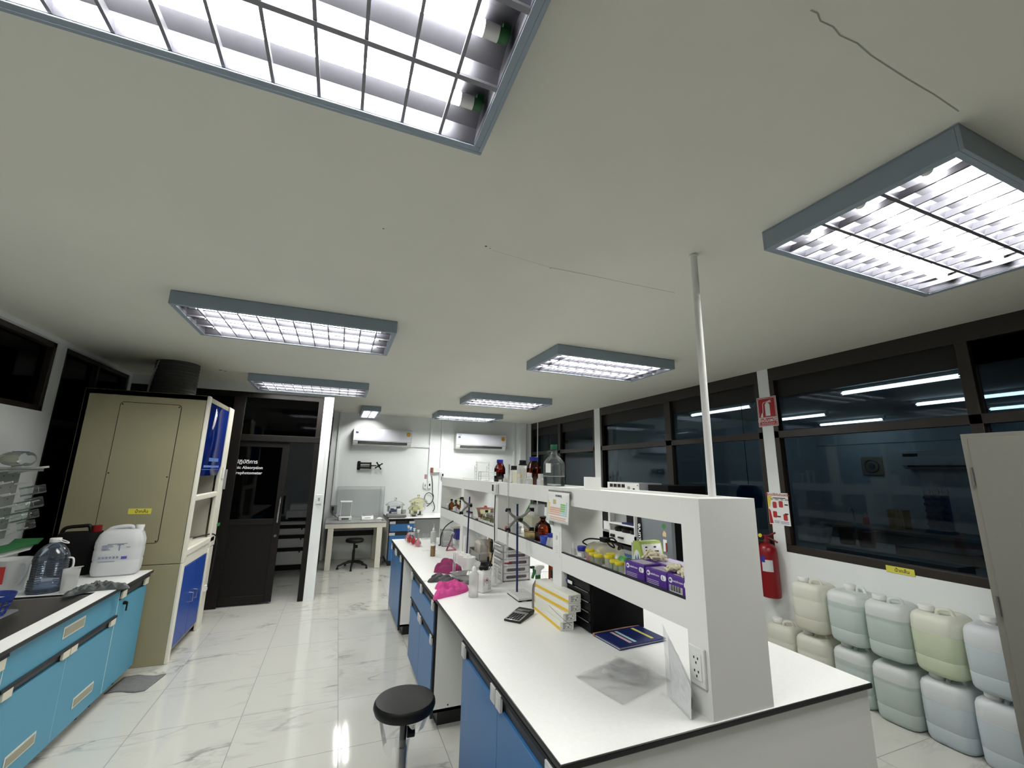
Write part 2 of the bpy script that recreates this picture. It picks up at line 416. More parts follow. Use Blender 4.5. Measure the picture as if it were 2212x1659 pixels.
# door wall of the small instrument room
DW = 6.36
mb = MB().box(XL, -.27, DW, DW + .08, 2.62, H).box(-.268, -.148, DW - .02, DW + .14, 0, H)
mb.box(-.225, -.195, DW - .028, DW - .02, .0, H)
struct('wall_partition', mb, W_, flat=True)
FR = mat('dark_door_frame', (19, 16, 13), .55, spec=.3)
door = thing('door_1', 'x', 'door'); del door['label']; del door['category']; door['kind'] = 'structure'
mb = MB().box(XL, -.27, DW, DW + .06, 2.55, 2.62).box(XL, -.27, DW - .02, DW + .06, 1.985, 2.065)
mb.box(-.335, -.27, DW - .015, DW + .06, 0, 2.55).box(-1.33, -1.2, DW - .03, DW, 0, 2.55).box(XL, XL + .06, DW, DW + .06, 0, 2.55)
obj('door_frame', mb, FR, door, bevel=.003)
obj('transom_pane', MB().box(-1.2, -.335, DW + .03, DW + .035, 2.065, 2.55), PANE2, door, flat=True)
obj('transom_pane', MB().box(XL + .06, -1.33, DW + .03, DW + .035, 2.065, 2.55), PANE2, door, flat=True)
rib = MB()
rib.box(XL + .06, -1.33, DW + .012, DW + .03, .05, 1.985)
for k in range(100):
    x = XL + .06 + k * .0103
    rib.box(x, x + .0085, DW + .0105, DW + .012, .05, 1.985)
obj('fixed_panel', rib, FR, door)
leaf = MB().box(-1.26, -1.2, DW + .004, DW + .036, .02, 1.98).box(-.712, -.632, DW + .004, DW + .036, .02, 1.98)
leaf.box(-1.2, -.712, DW + .004, DW + .036, .02, .11).box(-1.2, -.712, DW + .004, DW + .036, .94, 1.01).box(-1.2, -.712, DW + .004, DW + .036, 1.91, 1.98)
lf = obj('sliding_leaf', leaf, FR, door, bevel=.003)
rib = MB()
rib.box(-1.2, -.712, DW + .014, DW + .028, .11, .94)
for k in range(48): rib.box(-1.2 + k * .01017, -1.2 + k * .01017 + .0085, DW + .0125, DW + .014, .11, .94)
obj('ribbed_panel', rib, FR, lf)
obj('leaf_pane', MB().box(-1.2, -.712, DW + .018, DW + .022, 1.01, 1.91), PANE2, lf, flat=True)
hb = MB().tube([(-.66, DW - .002, 1.27), (-.66, DW - .045, 1.25), (-.662, DW - .055, 1.11), (-.664, DW - .045, .97), (-.664, DW - .002, .95)], .011, 10)
obj('pull_handle', hb, CHROME, lf)
obj('door_lock', MB().cyl((-.672, DW - .004, .8), (-.672, DW + .004, .8), .016), STEELD, lf)
for s_, xr, z, sz in (('ห้องปฏิบัติการ', -.978, 1.697, .062), ('Atomic Absorption', -.912, 1.628, .05), ('Spectrophotometer', -.912, 1.562, .05)):
    text(s_, sz, INKW, Vector((xr, DW + .0165, z)), FRONT, lf, 'door_lettering', bold=.0009, align='RIGHT')
# partition returning to the back wall, dark aluminium and glass
part = thing('wall_partition_side', 'x', 'wall'); del part['label']; del part['category']; part['kind'] = 'structure'
mb = MB().box(-.24, -.18, DW + .14, YB, 0, 1.0).box(-.24, -.18, DW + .14, YB, 1.98, 2.06).box(-.24, -.18, DW + .14, YB, 2.62, H)
for y in (DW + .14, 7.3, 8.1, 8.88): mb.box(-.24, -.18, y, y + .06, 1.0, 2.62)
obj('partition_frame', mb, BROWN, part)
obj('partition_pane', MB().box(-.213, -.207, DW + .2, 8.88, 1.0, 2.62), PANE2, part, flat=True)
# cable trunking on the walls
def trunk(n, *boxes):
    mb = MB()
    for b in boxes: mb.box(*b)
    struct('trim_%d' % n, mb, W_, bevel=.003)
trunk(2, (-.075, -.03, YB - .025, YB, .95, H))
trunk(3, (1.72, 1.765, YB - .03, YB, 1.42, H), (1.33, 1.72, YB - .03, YB, 2.11, 2.165))
trunk(4, (1.96, 2.005, YB - .03, YB, .8, H))
trunk(5, (3.62, 3.66, YB - .03, YB, .8, H), (3.36, 3.62, YB - .03, YB, 2.1, 2.15))
trunk(6, (3.76, 3.9, YB - .09, YB, .0, H))

# ------------------------------------------------------------------ the next laboratory, seen through the tinted panes
NX, NY = 9.0, 5.75
NW = mat('next_room_wall', (176, 186, 192), .8); NC = mat('next_room_ceiling', (178, 184, 186), .85); NF = mat('next_room_floor', (120, 122, 120), .6)
struct('floor_next_room', MB().box(XR + .1, NX + .1, YF, NY + .1, -.1, 0), NF, flat=True)
struct('ceiling_next_room', MB().box(XR + .12, NX + .1, YF, NY + .1, 2.68, 2.78), NC, flat=True)
struct('wall_next_room_far', MB().box(NX, NX + .1, YF, NY + .1, 0, 2.68).box(NX - .02, NX, YF, NY, 2.27, 2.295), NW, flat=True)
struct('wall_next_room_north', MB().box(XR + .1, NX, NY, NY + .1, 0, 2.68), NW, flat=True)
struct('wall_next_room_south', MB().box(XR + .1, NX, YF - .1, YF, 0, 2.68), NW, flat=True)

# ------------------------------------------------------------------ ceiling lights
def light(name_label, x0, x1, y0, y1, along='x', tubes=3, cells=12):
    L, Wd = (x1 - x0, y1 - y0) if along == 'x' else (y1 - y0, x1 - x0)
    h = .092
    root = thing('ceiling_light', name_label, 'ceiling light', ((x0 + x1) / 2, (y0 + y1) / 2, H - h), 0 if along == 'x' else PI / 2, 'louvred fluorescent ceiling lights')
    a, b = L / 2, Wd / 2; t = .012; r = .032
    mb = MB().box(-a, a, -b, -b + t, .0, h - .007).box(-a, a, b - t, b, .0, h - .007).box(-a, -a + t, -b + t, b - t, .0, h - .007).box(a - t, a, -b + t, b - t, .0, h - .007).box(-a, a, -b, b, h - .006, h - .0005)
    mb.box(-a + t, a - t, -b + t, -b + r, 0, .004).box(-a + t, a - t, b - r, b - t, 0, .004).box(-a + t, -a + r, -b + r, b - r, 0, .004).box(a - r, a - t, -b + r, b - r, 0, .004)
    obj('housing', mb, GREYM, root, bevel=.0015)
    ai, bi = a - r + .003, b - r + .003; cw = 2 * bi / tubes
    rf = MB(); lv = MB()
    for j in range(tubes):
        u0 = -bi + j * cw; u1 = u0 + cw; c = (u0 + u1) / 2
        P = [(u0 + .002, .006), (u0 + .018, .05), (c - .04, .076), (c + .04, .076), (u1 - .018, .05), (u1 - .002, .006)]
        for p, q in zip(P, P[1:]):
            rf.add([(-ai, p[0], p[1]), (ai, p[0], p[1]), (ai, q[0], q[1]), (-ai, q[0], q[1])], [(0, 1, 2, 3)])
        for k in range(cells + 1):
            x = -ai + k * 2 * ai / cells
            w0, w1 = .0016, .0042
            prof = [(u0 + .003, .006), (u0 + .012, .036), (c - .02, .029), (c + .02, .029), (u1 - .012, .036), (u1 - .003, .006)]
            n = len(prof)
            vs = [(x - (w1 if z < .01 else w0), u, z) for u, z in prof] + [(x + (w1 if z < .01 else w0), u, z) for u, z in prof]
            lv.add(vs, [(i, (i + 1) % n, n + (i + 1) % n, n + i) for i in range(n)] + [tuple(range(n - 1, -1, -1)), tuple(range(n, 2 * n))])
    for j in range(1, tubes):
        u = -bi + j * cw
        lv.prism([(u - .007, .003), (u + .007, .003), (u + .0015, .03), (u - .0015, .03)], 'x', -ai, ai)
    obj('reflector', rf, LREF, root)
    obj('louvre', lv, LBLADE, root, flat=True)
    for s in (-1, 1):
        obj('end_plate', MB().prism([(-bi, .004), (bi, .004), (bi, .08), (-bi, .08)], 'x', s * (ai - .002), s * (ai + .001)), LREF, root, flat=True)
    GE = MATS.get('tube_end_green') or mat('tube_end_green', (38, 96, 52), .4)
    for j in range(tubes):
        c = -bi + (j + .5) * cw; zz = .048; e = ai - .028
        tb = obj('tube', MB().cyl((-e + .05, c, zz), (e - .05, c, zz), .0175, n=16, caps=False), TUBE, root)
        for s in (-1, 1):
            obj('tube_cap', MB().cyl((s * (e - .05), c, zz), (s * (e - .012), c, zz), .018, n=16), WPL, tb)
            obj('lamp_holder', MB().cyl((s * (e - .012), c, zz), (s * (e + .012), c, zz), .0165, n=14).box(s * (e + .008) - .01, s * (e + .008) + .01, c - .01, c + .01, zz, .08), GE, tb)
    return root
light('large ceiling light overhead at the top left, bare tubes seen through its louvre', -1.07, .333, .445, 1.145)
light('ceiling light above the white cans and grey locker, near the right picture edge', 1.692, 2.96, .528, 1.2)
light('wide ceiling light on the left between the overhead light and the sliding door light', -1.088, .31, 3.118, 3.82)
light('ceiling light above the near half of the island bench, just left of the white pole', 1.655, 2.93, 3.1, 3.77)
light('ceiling light in front of the dark sliding door', -1.09, .268, 5.66, 6.3)
light('ceiling light above the far half of the island bench, second from the back wall', 1.63, 2.9, 5.62, 6.25)
light('ceiling light nearest the back wall, in front of the right air conditioner', 1.62, 2.88, 7.66, 8.31)
light('small narrow ceiling light set lengthwise in front of the left air conditioner', .285, .6, 7.72, 8.85, 'y', tubes=2, cells=9)
# ------------------------------------------------------------------ island bench
WZ = .80
def worktop(label, x0, x1, y0, y1, z=WZ, t=.022, over=.0, grp=None, edge=.004):
    r = thing('worktop', label, 'worktop', ((x0 + x1) / 2, (y0 + y1) / 2, z), 0, grp)
    a, b = (x1 - x0) / 2, (y1 - y0) / 2
    obj('edge_band', MB().box(-a, a, -b, b, -t, -.0015), EDGE, r, bevel=.004)
    obj('top_sheet', MB().box(-a + edge, a - edge, -b + edge, b - edge, -.0016, 0), TOP, r, flat=True)
    return r
worktop('near half of the white island worktop with black edge, up to the cross seam', .69, 2.185, 1.29, 3.543)
worktop('far half of the white island worktop with black edge, beyond the cross seam', .69, 2.185, 3.5455, 5.70)
def clips(r, x, ys, z0, z1, L=.055):
    for y in ys:
        obj('label_holder', MB().box(x - .012, x, y - L / 2, y + L / 2, z0, z1).box(x - .014, x - .012, y - L * .32, y + L * .32, z0 + .012, z1 - .012), CLIP, r, bevel=.002)
def unit(label, y0, y1, drawer=False, depth=.5, blue=BLUE, xf=.70, top=.778, grp='blue base cabinets under the island bench'):
    """base cabinet whose doors face -x"""
    r = thing('base_cabinet', label, 'cabinet', (xf, (y0 + y1) / 2, 0), 0, grp)
    b = (y1 - y0) / 2; pz = .085
    mb = MB().box(.022, depth, -b, -b + .018, pz, top).box(.022, depth, b - .018, b, pz, top).box(depth - .012, depth, -b, b, pz, top).box(.022, depth, -b, b, pz, pz + .018)
    obj('carcass', mb, LAM, r)
    obj('front_edge', MB().box(.004, .022, -b, -b + .02, pz - .03, top).box(.004, .022, b - .02, b, pz, top).box(.01, .022, -b, b, top - .02, top), EDGE, r)
    obj('plinth', MB().box(.055, depth - .03, -b + .02, b - .01, 0, pz), EDGE, r)
    def rail(z0, z1, cl):
        obj('handle_channel', MB().prism([(.012, z0), (.026, z0), (.026, z1), (-.004, z1), (-.008, z1 - .012), (.004, z1 - .02)], 'y', -b + .012, b - .004), EDGE, r)
        clips(r, -.0, cl, z0, z1 - .006)
    dtop = .70
    if drawer:
        obj('drawer_front', MB().box(0, .018, -b + .02, b - .003, .55, .70), blue, r, bevel=.001)
        rail(.70, .768, [-b + .045, .0, b - .04])
        rail(.488, .548, [-b + .045, -.03, .035, b - .04])
        dtop = .488
    else:
        rail(.70, .768, [-b + .045, -.033, .033, b - .04])
    for s in (-1, 1):
        ya, yb = (-b + .02, -.0015) if s < 0 else (.0015, b - .003)
        obj('door', MB().box(0, .018, ya, yb, pz - .005, dtop), blue, r, bevel=.001)
    obj('screw_cap', MB().cyl((.12, -b - .0015, .12), (.12, -b, .12), .005, n=10), BLK, r)
    return r
unit('blue two-door cabinet at the near end of the island bench, in the foreground', 1.32, 2.395)
unit('blue cabinet with one wide drawer above two doors, in the middle of the island bench', 3.115, 4.10, True)
unit('blue two-door cabinet at the far end of the island bench, facing the white pillar', 4.785, 5.66)
def panel(label, x0, x1, y0, y1, z1=.778):
    return tag(obj('end_panel', MB().box(x0, x1, y0, y1, 0, z1), LAM, bevel=.001), label, 'panel')
panel('pale end panel closing the near end of the island bench', .715, 2.165, 1.302, 1.318)
panel('white end panel at the far end of the island bench', .703, 2.165, 5.664, 5.69)
panel('white panel along the middle of the island bench behind the knee spaces', 1.43, 1.45, 1.32, 5.66)
# reagent shelf standing along the middle of the bench
SX0, SX1, ST, SB = 1.304, 1.605, 1.548, 1.165
r = thing('reagent_shelf', 'long white open reagent shelf standing along the middle of the island bench', 'shelf', (0, 0, 0))
cols = [(1.30, 1.40), (2.412, 2.527), (3.552, 3.65), (4.64, 4.75), (5.738, 5.76)]
for a, b in cols:
    obj('upright', MB().box(SX0, SX1, a, b, WZ, ST + .012), LAM, r, bevel=.001)
obj('top_board', MB().box(SX0 + .018, SX1 - .018, 1.40, 5.738, ST - .018, ST), LAM, r)
for (a, b), (c, d) in zip(cols, cols[1:]):
    obj('shelf_board', MB().box(SX0 + .016, SX1 - .016, b, c, SB - .018, SB), LAM, r)
    for x0 in (SX0 + .001, SX1 - .018):
        obj('upper_rail', MB().box(x0, x0 + .017, b, c, 1.455, ST + .012), LAM, r, bevel=.001)
        obj('lower_rail', MB().box(x0, x0 + .017, b, c, 1.068, 1.172), LAM, r, bevel=.001)
        obj('rail_edging', MB().box(x0, x0 + .017, b, c, 1.172, 1.178), EDGE, r)
o = thing('power_outlet', 'white double power outlet on the near end post of the reagent shelf', 'outlet', (SX0, 1.352, .96))
obj('backplate', MB().box(-.012, 0, -.038, .038, -.066, .066), WPL, o, bevel=.004)
obj('face', MB().box(-.0145, -.012, -.024, .024, -.045, .045), WPL, o, bevel=.001)
hm = MB()
for z in (.02, -.024):
    for y, dz in ((-.009, .008), (.009, .008), (0, -.008)): hm.box(-.0152, -.0145, y - .0025, y + .0025, z + dz - .004, z + dz + .004)
obj('socket_hole', hm, BLK, o)
# white pole from ceiling to the shelf
o = thing('ceiling_pole', 'white conduit pole rising from the reagent shelf to the ceiling', 'pole', (1.535, 1.45, 0))
obj('pipe', MB().cyl((0, 0, ST + .001), (.03, .03, H - .002), .0165, n=20), WPL, o)
obj('ceiling_collar', MB().cyl((.03, .03, H - .012), (.03, .03, H - .001), .021, n=20), WPL, o)

# ------------------------------------------------------------------ fume hood
hx0, hx1, hy0, hy1, hz = -2.13, -1.2, 4.785, 5.81, 2.312
r = thing('fume_hood', 'tall beige laboratory fume hood with blue sash and blue lower doors', 'fume hood', (0, 0, 0))
mb = MB().box(hx0, hx1 - .02, hy0, hy0 + .05, .805, hz).box(hx0, hx1 - .02, hy1 - .05, hy1, .805, hz).box(hx0, hx0 + .04, hy0, hy1, .805, hz).box(hx0, hx1 - .02, hy0, hy1, hz - .05, hz)
obj('upper_shell', mb, BEIGE, r, bevel=.004)
mb = MB().box(hx0, hx1 - .02, hy0, hy0 + .03, 0, .80).box(hx0, hx1 - .02, hy1 - .03, hy1, 0, .80).box(hx0, hx0 + .03, hy0, hy1, 0, .80).box(hx0 + .03, hx1 - .03, hy0 + .03, hy1 - .03, .05, .08)
obj('base_cabinet_shell', mb, BEIGE, r, bevel=.003)
P = [(-1.885, 2.205), (-1.403, 2.213), (-1.425, .985), (-1.845, .985)]
def rrect(x0, x1, z0, z1, q, n=5):
    o_ = []
    for cx_, cz_, a0 in ((x1 - q, z1 - q, 0), (x0 + q, z1 - q, 90), (x0 + q, z0 + q, 180), (x1 - q, z0 + q, 270)):
        for k in range(n + 1):
            t = math.radians(a0 + 90 * k / n); o_.append((cx_ + q * math.cos(t), cz_ + q * math.sin(t)))
    return o_
obj('panel_gasket', MB().prism(rrect(-1.868, -1.412, .982, 2.208, .03), 'y', hy0 - .0015, hy0), BLK, r)
sp = obj('side_panel', MB().prism(rrect(-1.863, -1.417, .987, 2.203, .026), 'y', hy0 - .004, hy0), BEIGE, r)
mb = MB()
for x, z in ((-1.85, 2.185), (-1.43, 2.185), (-1.43, 1.0), (-1.85, 1.58), (-1.43, 1.55)): mb.cyl((x, hy0 - .006, z), (x, hy0 - .004, z), .006, n=10)
obj('screw', mb, BLK, sp)
for ya, yb in ((hy0, hy0 + .065), (5.60, hy1)):
    obj('front_stile', MB().box(hx1 - .04, hx1, ya, yb, .80, hz), CREAM, r, bevel=.012, seg=3)
    obj('front_stile', MB().box(hx1 - .03, hx1 - .002, ya, yb if yb < 5 else yb - .03, 0, .80), CREAM, r, bevel=.006)
obj('header', MB().box(hx1 - .05, hx1 - .03, hy0 + .05, 5.62, 1.98, hz - .03), HBLUE, r)
sash = MB().add([(hx1 - .012, hy0 + .065, 2.26), (hx1 - .012, 5.60, 2.26), (hx1 - .012, 5.60, 1.66), (hx1 - .012, 5.5, 1.56), (hx1 - .012, hy0 + .065, 1.56)], [(0, 1, 2, 3, 4)])
sh = obj('sash', sash, ACRYL, r, solid=.006)
obj('sash_panel', MB().box(hx1 - .03, hx1 - .02, hy0 + .065, 5.5, 1.57, 1.98), HBLUE, sh)
gr = mat('pale_blue_print', (96, 132, 200), .5)
mb = MB()
for k in range(9): mb.box(hx1 - .0085, hx1 - .008, 5.1 + k * .04, 5.13 + k * .04, 1.70, 1.735)
for k in range(16): mb.box(hx1 - .0085, hx1 - .008, 4.95 + k * .035, 4.98 + k * .035, 1.64, 1.66)
mb.box(hx1 - .0085, hx1 - .008, 4.9, 5.5, 1.618, 1.622)
obj('sash_print', mb, gr, sh)
obj('airfoil', MB().box(hx1 - .05, hx1 - .005, hy0 + .06, 5.62, 1.33, 1.385), CREAM, r, bevel=.01)
obj('inner_wall', MB().box(hx0 + .05, hx1 - .06, 5.62, 5.64, .92, 1.98).box(hx0 + .05, hx0 + .08, hy0 + .06, 5.62, .92, 1.98), mat('hood_liner', (176, 172, 160), .5), r)
obj('work_surface', MB().box(hx0 + .05, hx1, hy0 + .05, hy1 - .05, .85, .915), CREAM, r, bevel=.012)
obj('apron', MB().box(hx1 - .03, hx1 - .012, hy0 + .06, hy1 - .1, .76, .85), CREAM, r)
for ya, yb in ((hy0 + .07, 5.20), (5.205, 5.55)):
    dr = obj('door', MB().box(hx1 - .024, hx1 - .004, ya, yb, .10, .755), HBLUE, r, bevel=.002)
    yh = yb - .06 if yb < 5.3 else ya + .06
    obj('handle', MB().tube([(hx1 - .004, yh, .48), (hx1 + .026, yh, .475), (hx1 + .026, yh, .40), (hx1 - .004, yh, .395)], .006, 8), CHROME, dr)
obj('socket_plate', MB().box(hx1, hx1 + .012, 5.66, 5.72, 1.52, 1.64), WPL, r, bevel=.003)
obj('control_box', MB().box(hx1, hx1 + .02, 5.77, 5.808, 1.4, 1.62), GPL, r, bevel=.003)
obj('outlet_box', MB().box(hx1 - .002, hx1 + .02, 5.64, 5.7, .36, .42), WPL, r, bevel=.003)
obj('green_tag', MB().box(hx1, hx1 + .012, 5.78, 5.87, 1.0, 1.03), mat('green_tag', (40, 120, 70), .5), r)
obj('power_cord', MB().tube(spline([(hx1 - .12, 5.45, .925), (hx1 - .05, 5.55, .94), (hx1 + .015, 5.66, .93), (hx1 + .04, 5.72, .84), (hx1 + .035, 5.73, .65), (hx1 + .03, 5.7, .48), (hx1 + .018, 5.67, .40)], 6, False), .0065, 8), BLK, r)
dl = thing('shelf_label', 'yellow Thai label taped to the side of the beige fume hood', 'label', (-1.58, hy0 - .0045, 1.255))
obj('card', MB().box(-.082, .082, -.002, 0, -.024, .024), YEL, dl)
text('น้ำกลั่น', .034, INK, Vector((-.035, -.0022, -.012)), FRONT, dl, 'lettering', bold=.0003)
dk = thing('exhaust_duct', 'dark flexible exhaust duct rising from the fume hood to the ceiling', 'duct', (-1.72, 5.5, hz))
mb = MB(); pr = []
for k in range(26): pr.append((.19 + (.006 if k % 2 else 0), .002 + k * (H - hz - .004) / 25))
mb.shell(pr, 30)
obj('duct_hose', mb, mat('duct_grey', (60, 63, 60), .6), dk)
obj('strap', MB().tube([(-.19, -.1, .0), (-.18, -.1, .2), (-.12, -.14, .42)], .012, 8), GPL, dk)

# ------------------------------------------------------------------ left sink counter
LX = -1.352
sx0, sx1, sy0, sy1 = -2.2, -1.46, 2.95, 3.925
r = thing('worktop', 'white sink counter with black edge along the left wall', 'worktop', (0, 0, 0))
for nm, t0, t1, m, e in (('edge_band', -.022, -.0015, EDGE, 0), ('top_sheet', -.0016, 0, TOP, .004)):
    x0, x1, y0, y1 = XL + .002 + e, LX - e, 1.2 + e, 4.6 - e
    mb = MB()
    for b in ((x0, sx0 - e, y0, y1), (sx1 + e, x1, y0, y1), (sx0 - e, sx1 + e, y0, sy0 - e), (sx0 - e, sx1 + e, sy1 + e, y1)):
        mb.box(b[0], b[1], b[2], b[3], WZ + t0, WZ + t1)
    obj(nm, mb, m, r, flat=True)
SINK = mat('grey_sink', (112, 110, 106), .5)
mb = MB(); t = .008; zb = WZ - .26
mb.box(sx0, sx0 + t, sy0, sy1, zb, WZ - .012).box(sx1 - t, sx1, sy0, sy1, zb, WZ - .012).box(sx0, sx1, sy0, sy0 + t, zb, WZ - .012).box(sx0, sx1, sy1 - t, sy1, zb, WZ - .012).box(sx0, sx1, sy0, sy1, zb - t, zb)
obj('sink_basin', mb, SINK, r, bevel=.02, seg=3)
def lcab(label, y0, y1, kind):
    c = thing('base_cabinet', label, 'cabinet', (LX - .03, (y0 + y1) / 2, 0), PI, 'turquoise base cabinets under the sink counter')
    b = (y1 - y0) / 2          # local -x looks to room +x
    dp = .58
    obj('carcass', MB().box(.02, dp, -b, -b + .018, .09, .776).box(.02, dp, b - .018, b, .09, .776).box(.02, dp, -b, b, .09, .108), LAM, c)
    for yy in (-b + .08, b - .08):
        obj('leg', MB().cyl((.1, yy, 0), (.1, yy, .09), .025, n=14), BLK, c)
    def door(ya, yb, z0, z1, nm='door'): return obj(nm, MB().box(-.001, .018, ya, yb, z0, z1), BLUE2, c, bevel=.0015)
    def rail(z0, z1, ya, yb, cl):
        obj('handle_channel', MB().prism([(.01, z0), (.024, z0), (.024, z1), (-.012, z1), (-.014, z1 - .014), (.0, z1 - .02)], 'y', ya, yb), EDGE, c)
        for y in cl: obj('label_holder', MB().box(-.014, 0, y - .035, y + .035, z0, z1 - .014), mat('ivory_clip', (206, 202, 184), .5), c, bevel=.002)
    def vent(d, y, z, hw, hh):
        obj('vent_frame', MB().box(-.004, -.001, y - hw, y + hw, z - hh, z + hh), mat('vent_frame', (196, 198, 190), .5), d, bevel=.001)
        obj('vent_grille', MB().box(-.006, -.003, y - hw + .012, y + hw - .012, z - hh + .01, z + hh - .01), mat('vent_grille', (150, 148, 128), .6), d)
    if kind == 'single':
        d = door(-b + .003, b - .003, .095, .69)
        rail(.70, .765, -b, b, [b - .05, -b + .05])
        obj('lock', MB().cyl((-.02, b - .09, .655), (-.001, b - .09, .655), .012, n=14).box(-.028, -.02, b - .095, b - .085, .60, .66), BLK, d)
    else:
        f = obj('drawer_front', MB().box(-.001, .018, -b + .003, b - .003, .60, .765), BLUE2, c, bevel=.0015)
        vent(f, -.012, .695, .115, .032)
        rail(.545, .60, -b, b, [-b + .05, -.04, .04, b - .05])
        for s in (-1, 1):
            d = door(*((-b + .003, -.002) if s < 0 else (.002, b - .003)), .095, .54)
            vent(d, s * .3 if s < 0 else .285, .212, .12, .03)
    obj('edge_strip', MB().box(-.0005, .004, b - .003, b + .0025, .1, .76), mat('pale_edge_strip', (186, 210, 214), .5), c)
    if kind != 'single': obj('edge_strip', MB().box(.0, .004, -.002, .002, .1, .54), MATS['pale_edge_strip'], c)
    return c
lcab('turquoise single-door cabinet with a key in its lock, next to the fume hood', 4.105, 4.6, 'single')
lcab('turquoise sink cabinet with wide top panel and two vented doors', 2.957, 4.10, 'wide')
lcab('turquoise cabinet cut off by the left picture edge, nearest the camera', 2.2, 2.952, 'single')
mt = MB().grid(lambda u, v: (-1.445 + .27 * u + .02 * v + .03 * (v - .5) * u, 4.345 + .26 * v - .03 * u + .02 * math.sin(6 * u), .004 + .004 * noise.noise((u * 5, v * 5, 1))), 16, 12)
tag(obj('floor_rag', mt, mat('grey_rag', (112, 112, 112), .95, var=.12, vscale=60), solid=.006), 'flat grey rag lying on the floor at the foot of the turquoise cabinets', 'rag')
# ------------------------------------------------------------------ things on the island bench
BZ = WZ + .0004
def cloth(name, poly, h, seed, m, label, cat, z=BZ, fold=9, center=None, rk=.45, peak=.5):
    """crumpled soft thing: outline in plan, heaped up with folds"""
    O = spline([(p[0], p[1], 0) for p in poly], 7)
    n = len(O); fold *= 1.7; c = Vector(center + (0,)) if center else sum(O, Vector()) / n
    K = 16; mb = MB()
    def hh(p, t):
        q = Vector((p.x * fold, p.y * fold, seed))
        f = abs(noise.noise(q)) * 1.4 + .35 * noise.noise(q * 2.3)
        rg = 1 - abs(noise.noise(q * 1.3 + Vector((3, 1, 7)))) * 2.2
        return h * (1 - t ** 4) ** .6 * max(.10, peak + .6 * f + rk * rg)
    mb.v.append((c.x, c.y, z + hh(c, 0)))
    for k in range(1, K + 1):
        t = k / K
        for p in O:
            q = c + (p - c) * t
            mb.v.append((q.x, q.y, z + (hh(q, t) if k < K else 0.0)))
    for i in range(n):
        mb.f.append((0, 1 + i, 1 + (i + 1) % n))
        for k in range(K - 1):
            a = 1 + k * n; mb.f.append((a + i, a + n + i, a + n + (i + 1) % n, a + (i + 1) % n))
    mb.f.append(tuple(1 + (K - 1) * n + i for i in range(n - 1, -1, -1)))
    return tag(obj(name, mb, m), label, cat)
cloth('cloth', [(.67, 3.03), (.76, 3.06), (.86, 3.1), (.95, 3.17), (.965, 3.26), (.90, 3.36), (.80, 3.35), (.735, 3.31), (.75, 3.23), (.70, 3.14)], .045, 2.0, PINKC, 'bright pink cloth crumpled at the edge of the island bench', 'cloth', peak=.45, rk=.7)
cloth('cloth', [(.83, 3.80), (.86, 3.775), (.95, 3.70), (1.045, 3.69), (1.06, 3.80), (1.04, 3.93), (.98, 4.02), (.92, 3.97), (.90, 3.88), (.85, 3.85)], .085, 5.0, MAUVE, 'dark pink cloth bundled up behind the grey glove and steel tray', 'cloth', peak=.62, rk=.12, fold=5)
g = cloth('rubber_glove', [(.72, 3.515), (.735, 3.475), (.79, 3.47), (.82, 3.415), (.90, 3.38), (.955, 3.385), (.94, 3.44), (.90, 3.55), (.862, 3.625), (.835, 3.63), (.83, 3.59), (.80, 3.655), (.775, 3.645), (.79, 3.575), (.765, 3.545)], .04, 8.0, GLOVE, 'charcoal rubber glove lying between the two pink cloths', 'glove', peak=.6, fold=7, rk=.15)
# steel tray
tr = thing('steel_tray', 'shallow rectangular steel tray behind the white chemical jar', 'tray', (1.03, 3.49, BZ), .12)
mb = MB().loft([(0, .072, .135), (.004, .078, .142), (.03, .092, .16), (.032, .1, .168)], 40, 7, cap=False).loft([(.003, .07, .133), (.0305, .09, .158)], 40, 7, cap=False)
mb.add([(-.07, -.133, .002), (.07, -.133, .002), (.07, .133, .002), (-.07, .133, .002)], [(0, 1, 2, 3)])
obj('pan', mb, STEEL, tr)
# white chemical jar
jr = thing('chemical_jar', 'white square chemical jar with black lid and red hazard diamond', 'jar', (1.05, 3.125, BZ), .35)
obj('body', MB().loft([(0, .038, .038), (.004, .043, .043), (.118, .043, .043), (.135, .036, .036), (.142, .029, .029), (.152, .029, .029)], 32, 6), WPL, jr)
obj('lid', MB().lathe([(.034, .148), (.036, .152), (.036, .170), (.03, .174), (.026, .182), (.026, .2), (.022, .203)], 28), BLK, jr)
lb = obj('paper_label', MB().box(-.037, .037, -.0445, -.0434, .012, .112), PAPER, jr)
q = mat('hazard_red', (190, 40, 44), .5)
mb = MB()
for a in range(4):
    M = rotm(y=PI / 4 + a * PI / 2, loc=(-.004, -.0447, .082)); mb.box(-.015, .015, -.0004, 0, .0125, .015, M)
obj('hazard_diamond', mb, q, lb)
mb = MB()
for k in range(3): mb.box(-.012 + k * .006, -.008 + k * .006, -.0452, -.0446, .076, .09)
for k in range(9): mb.box(.006, .033, -.0452, -.0446, .018 + k * .007, .0195 + k * .007)
mb.box(-.033, -.0305, -.0452, -.0446, .05, .095)
obj('label_print', mb, INK, lb)
obj('side_label', MB().box(.0434, .0442, -.03, .03, .03, .11), mat('pale_grey_label', (196, 198, 200), .6), jr)
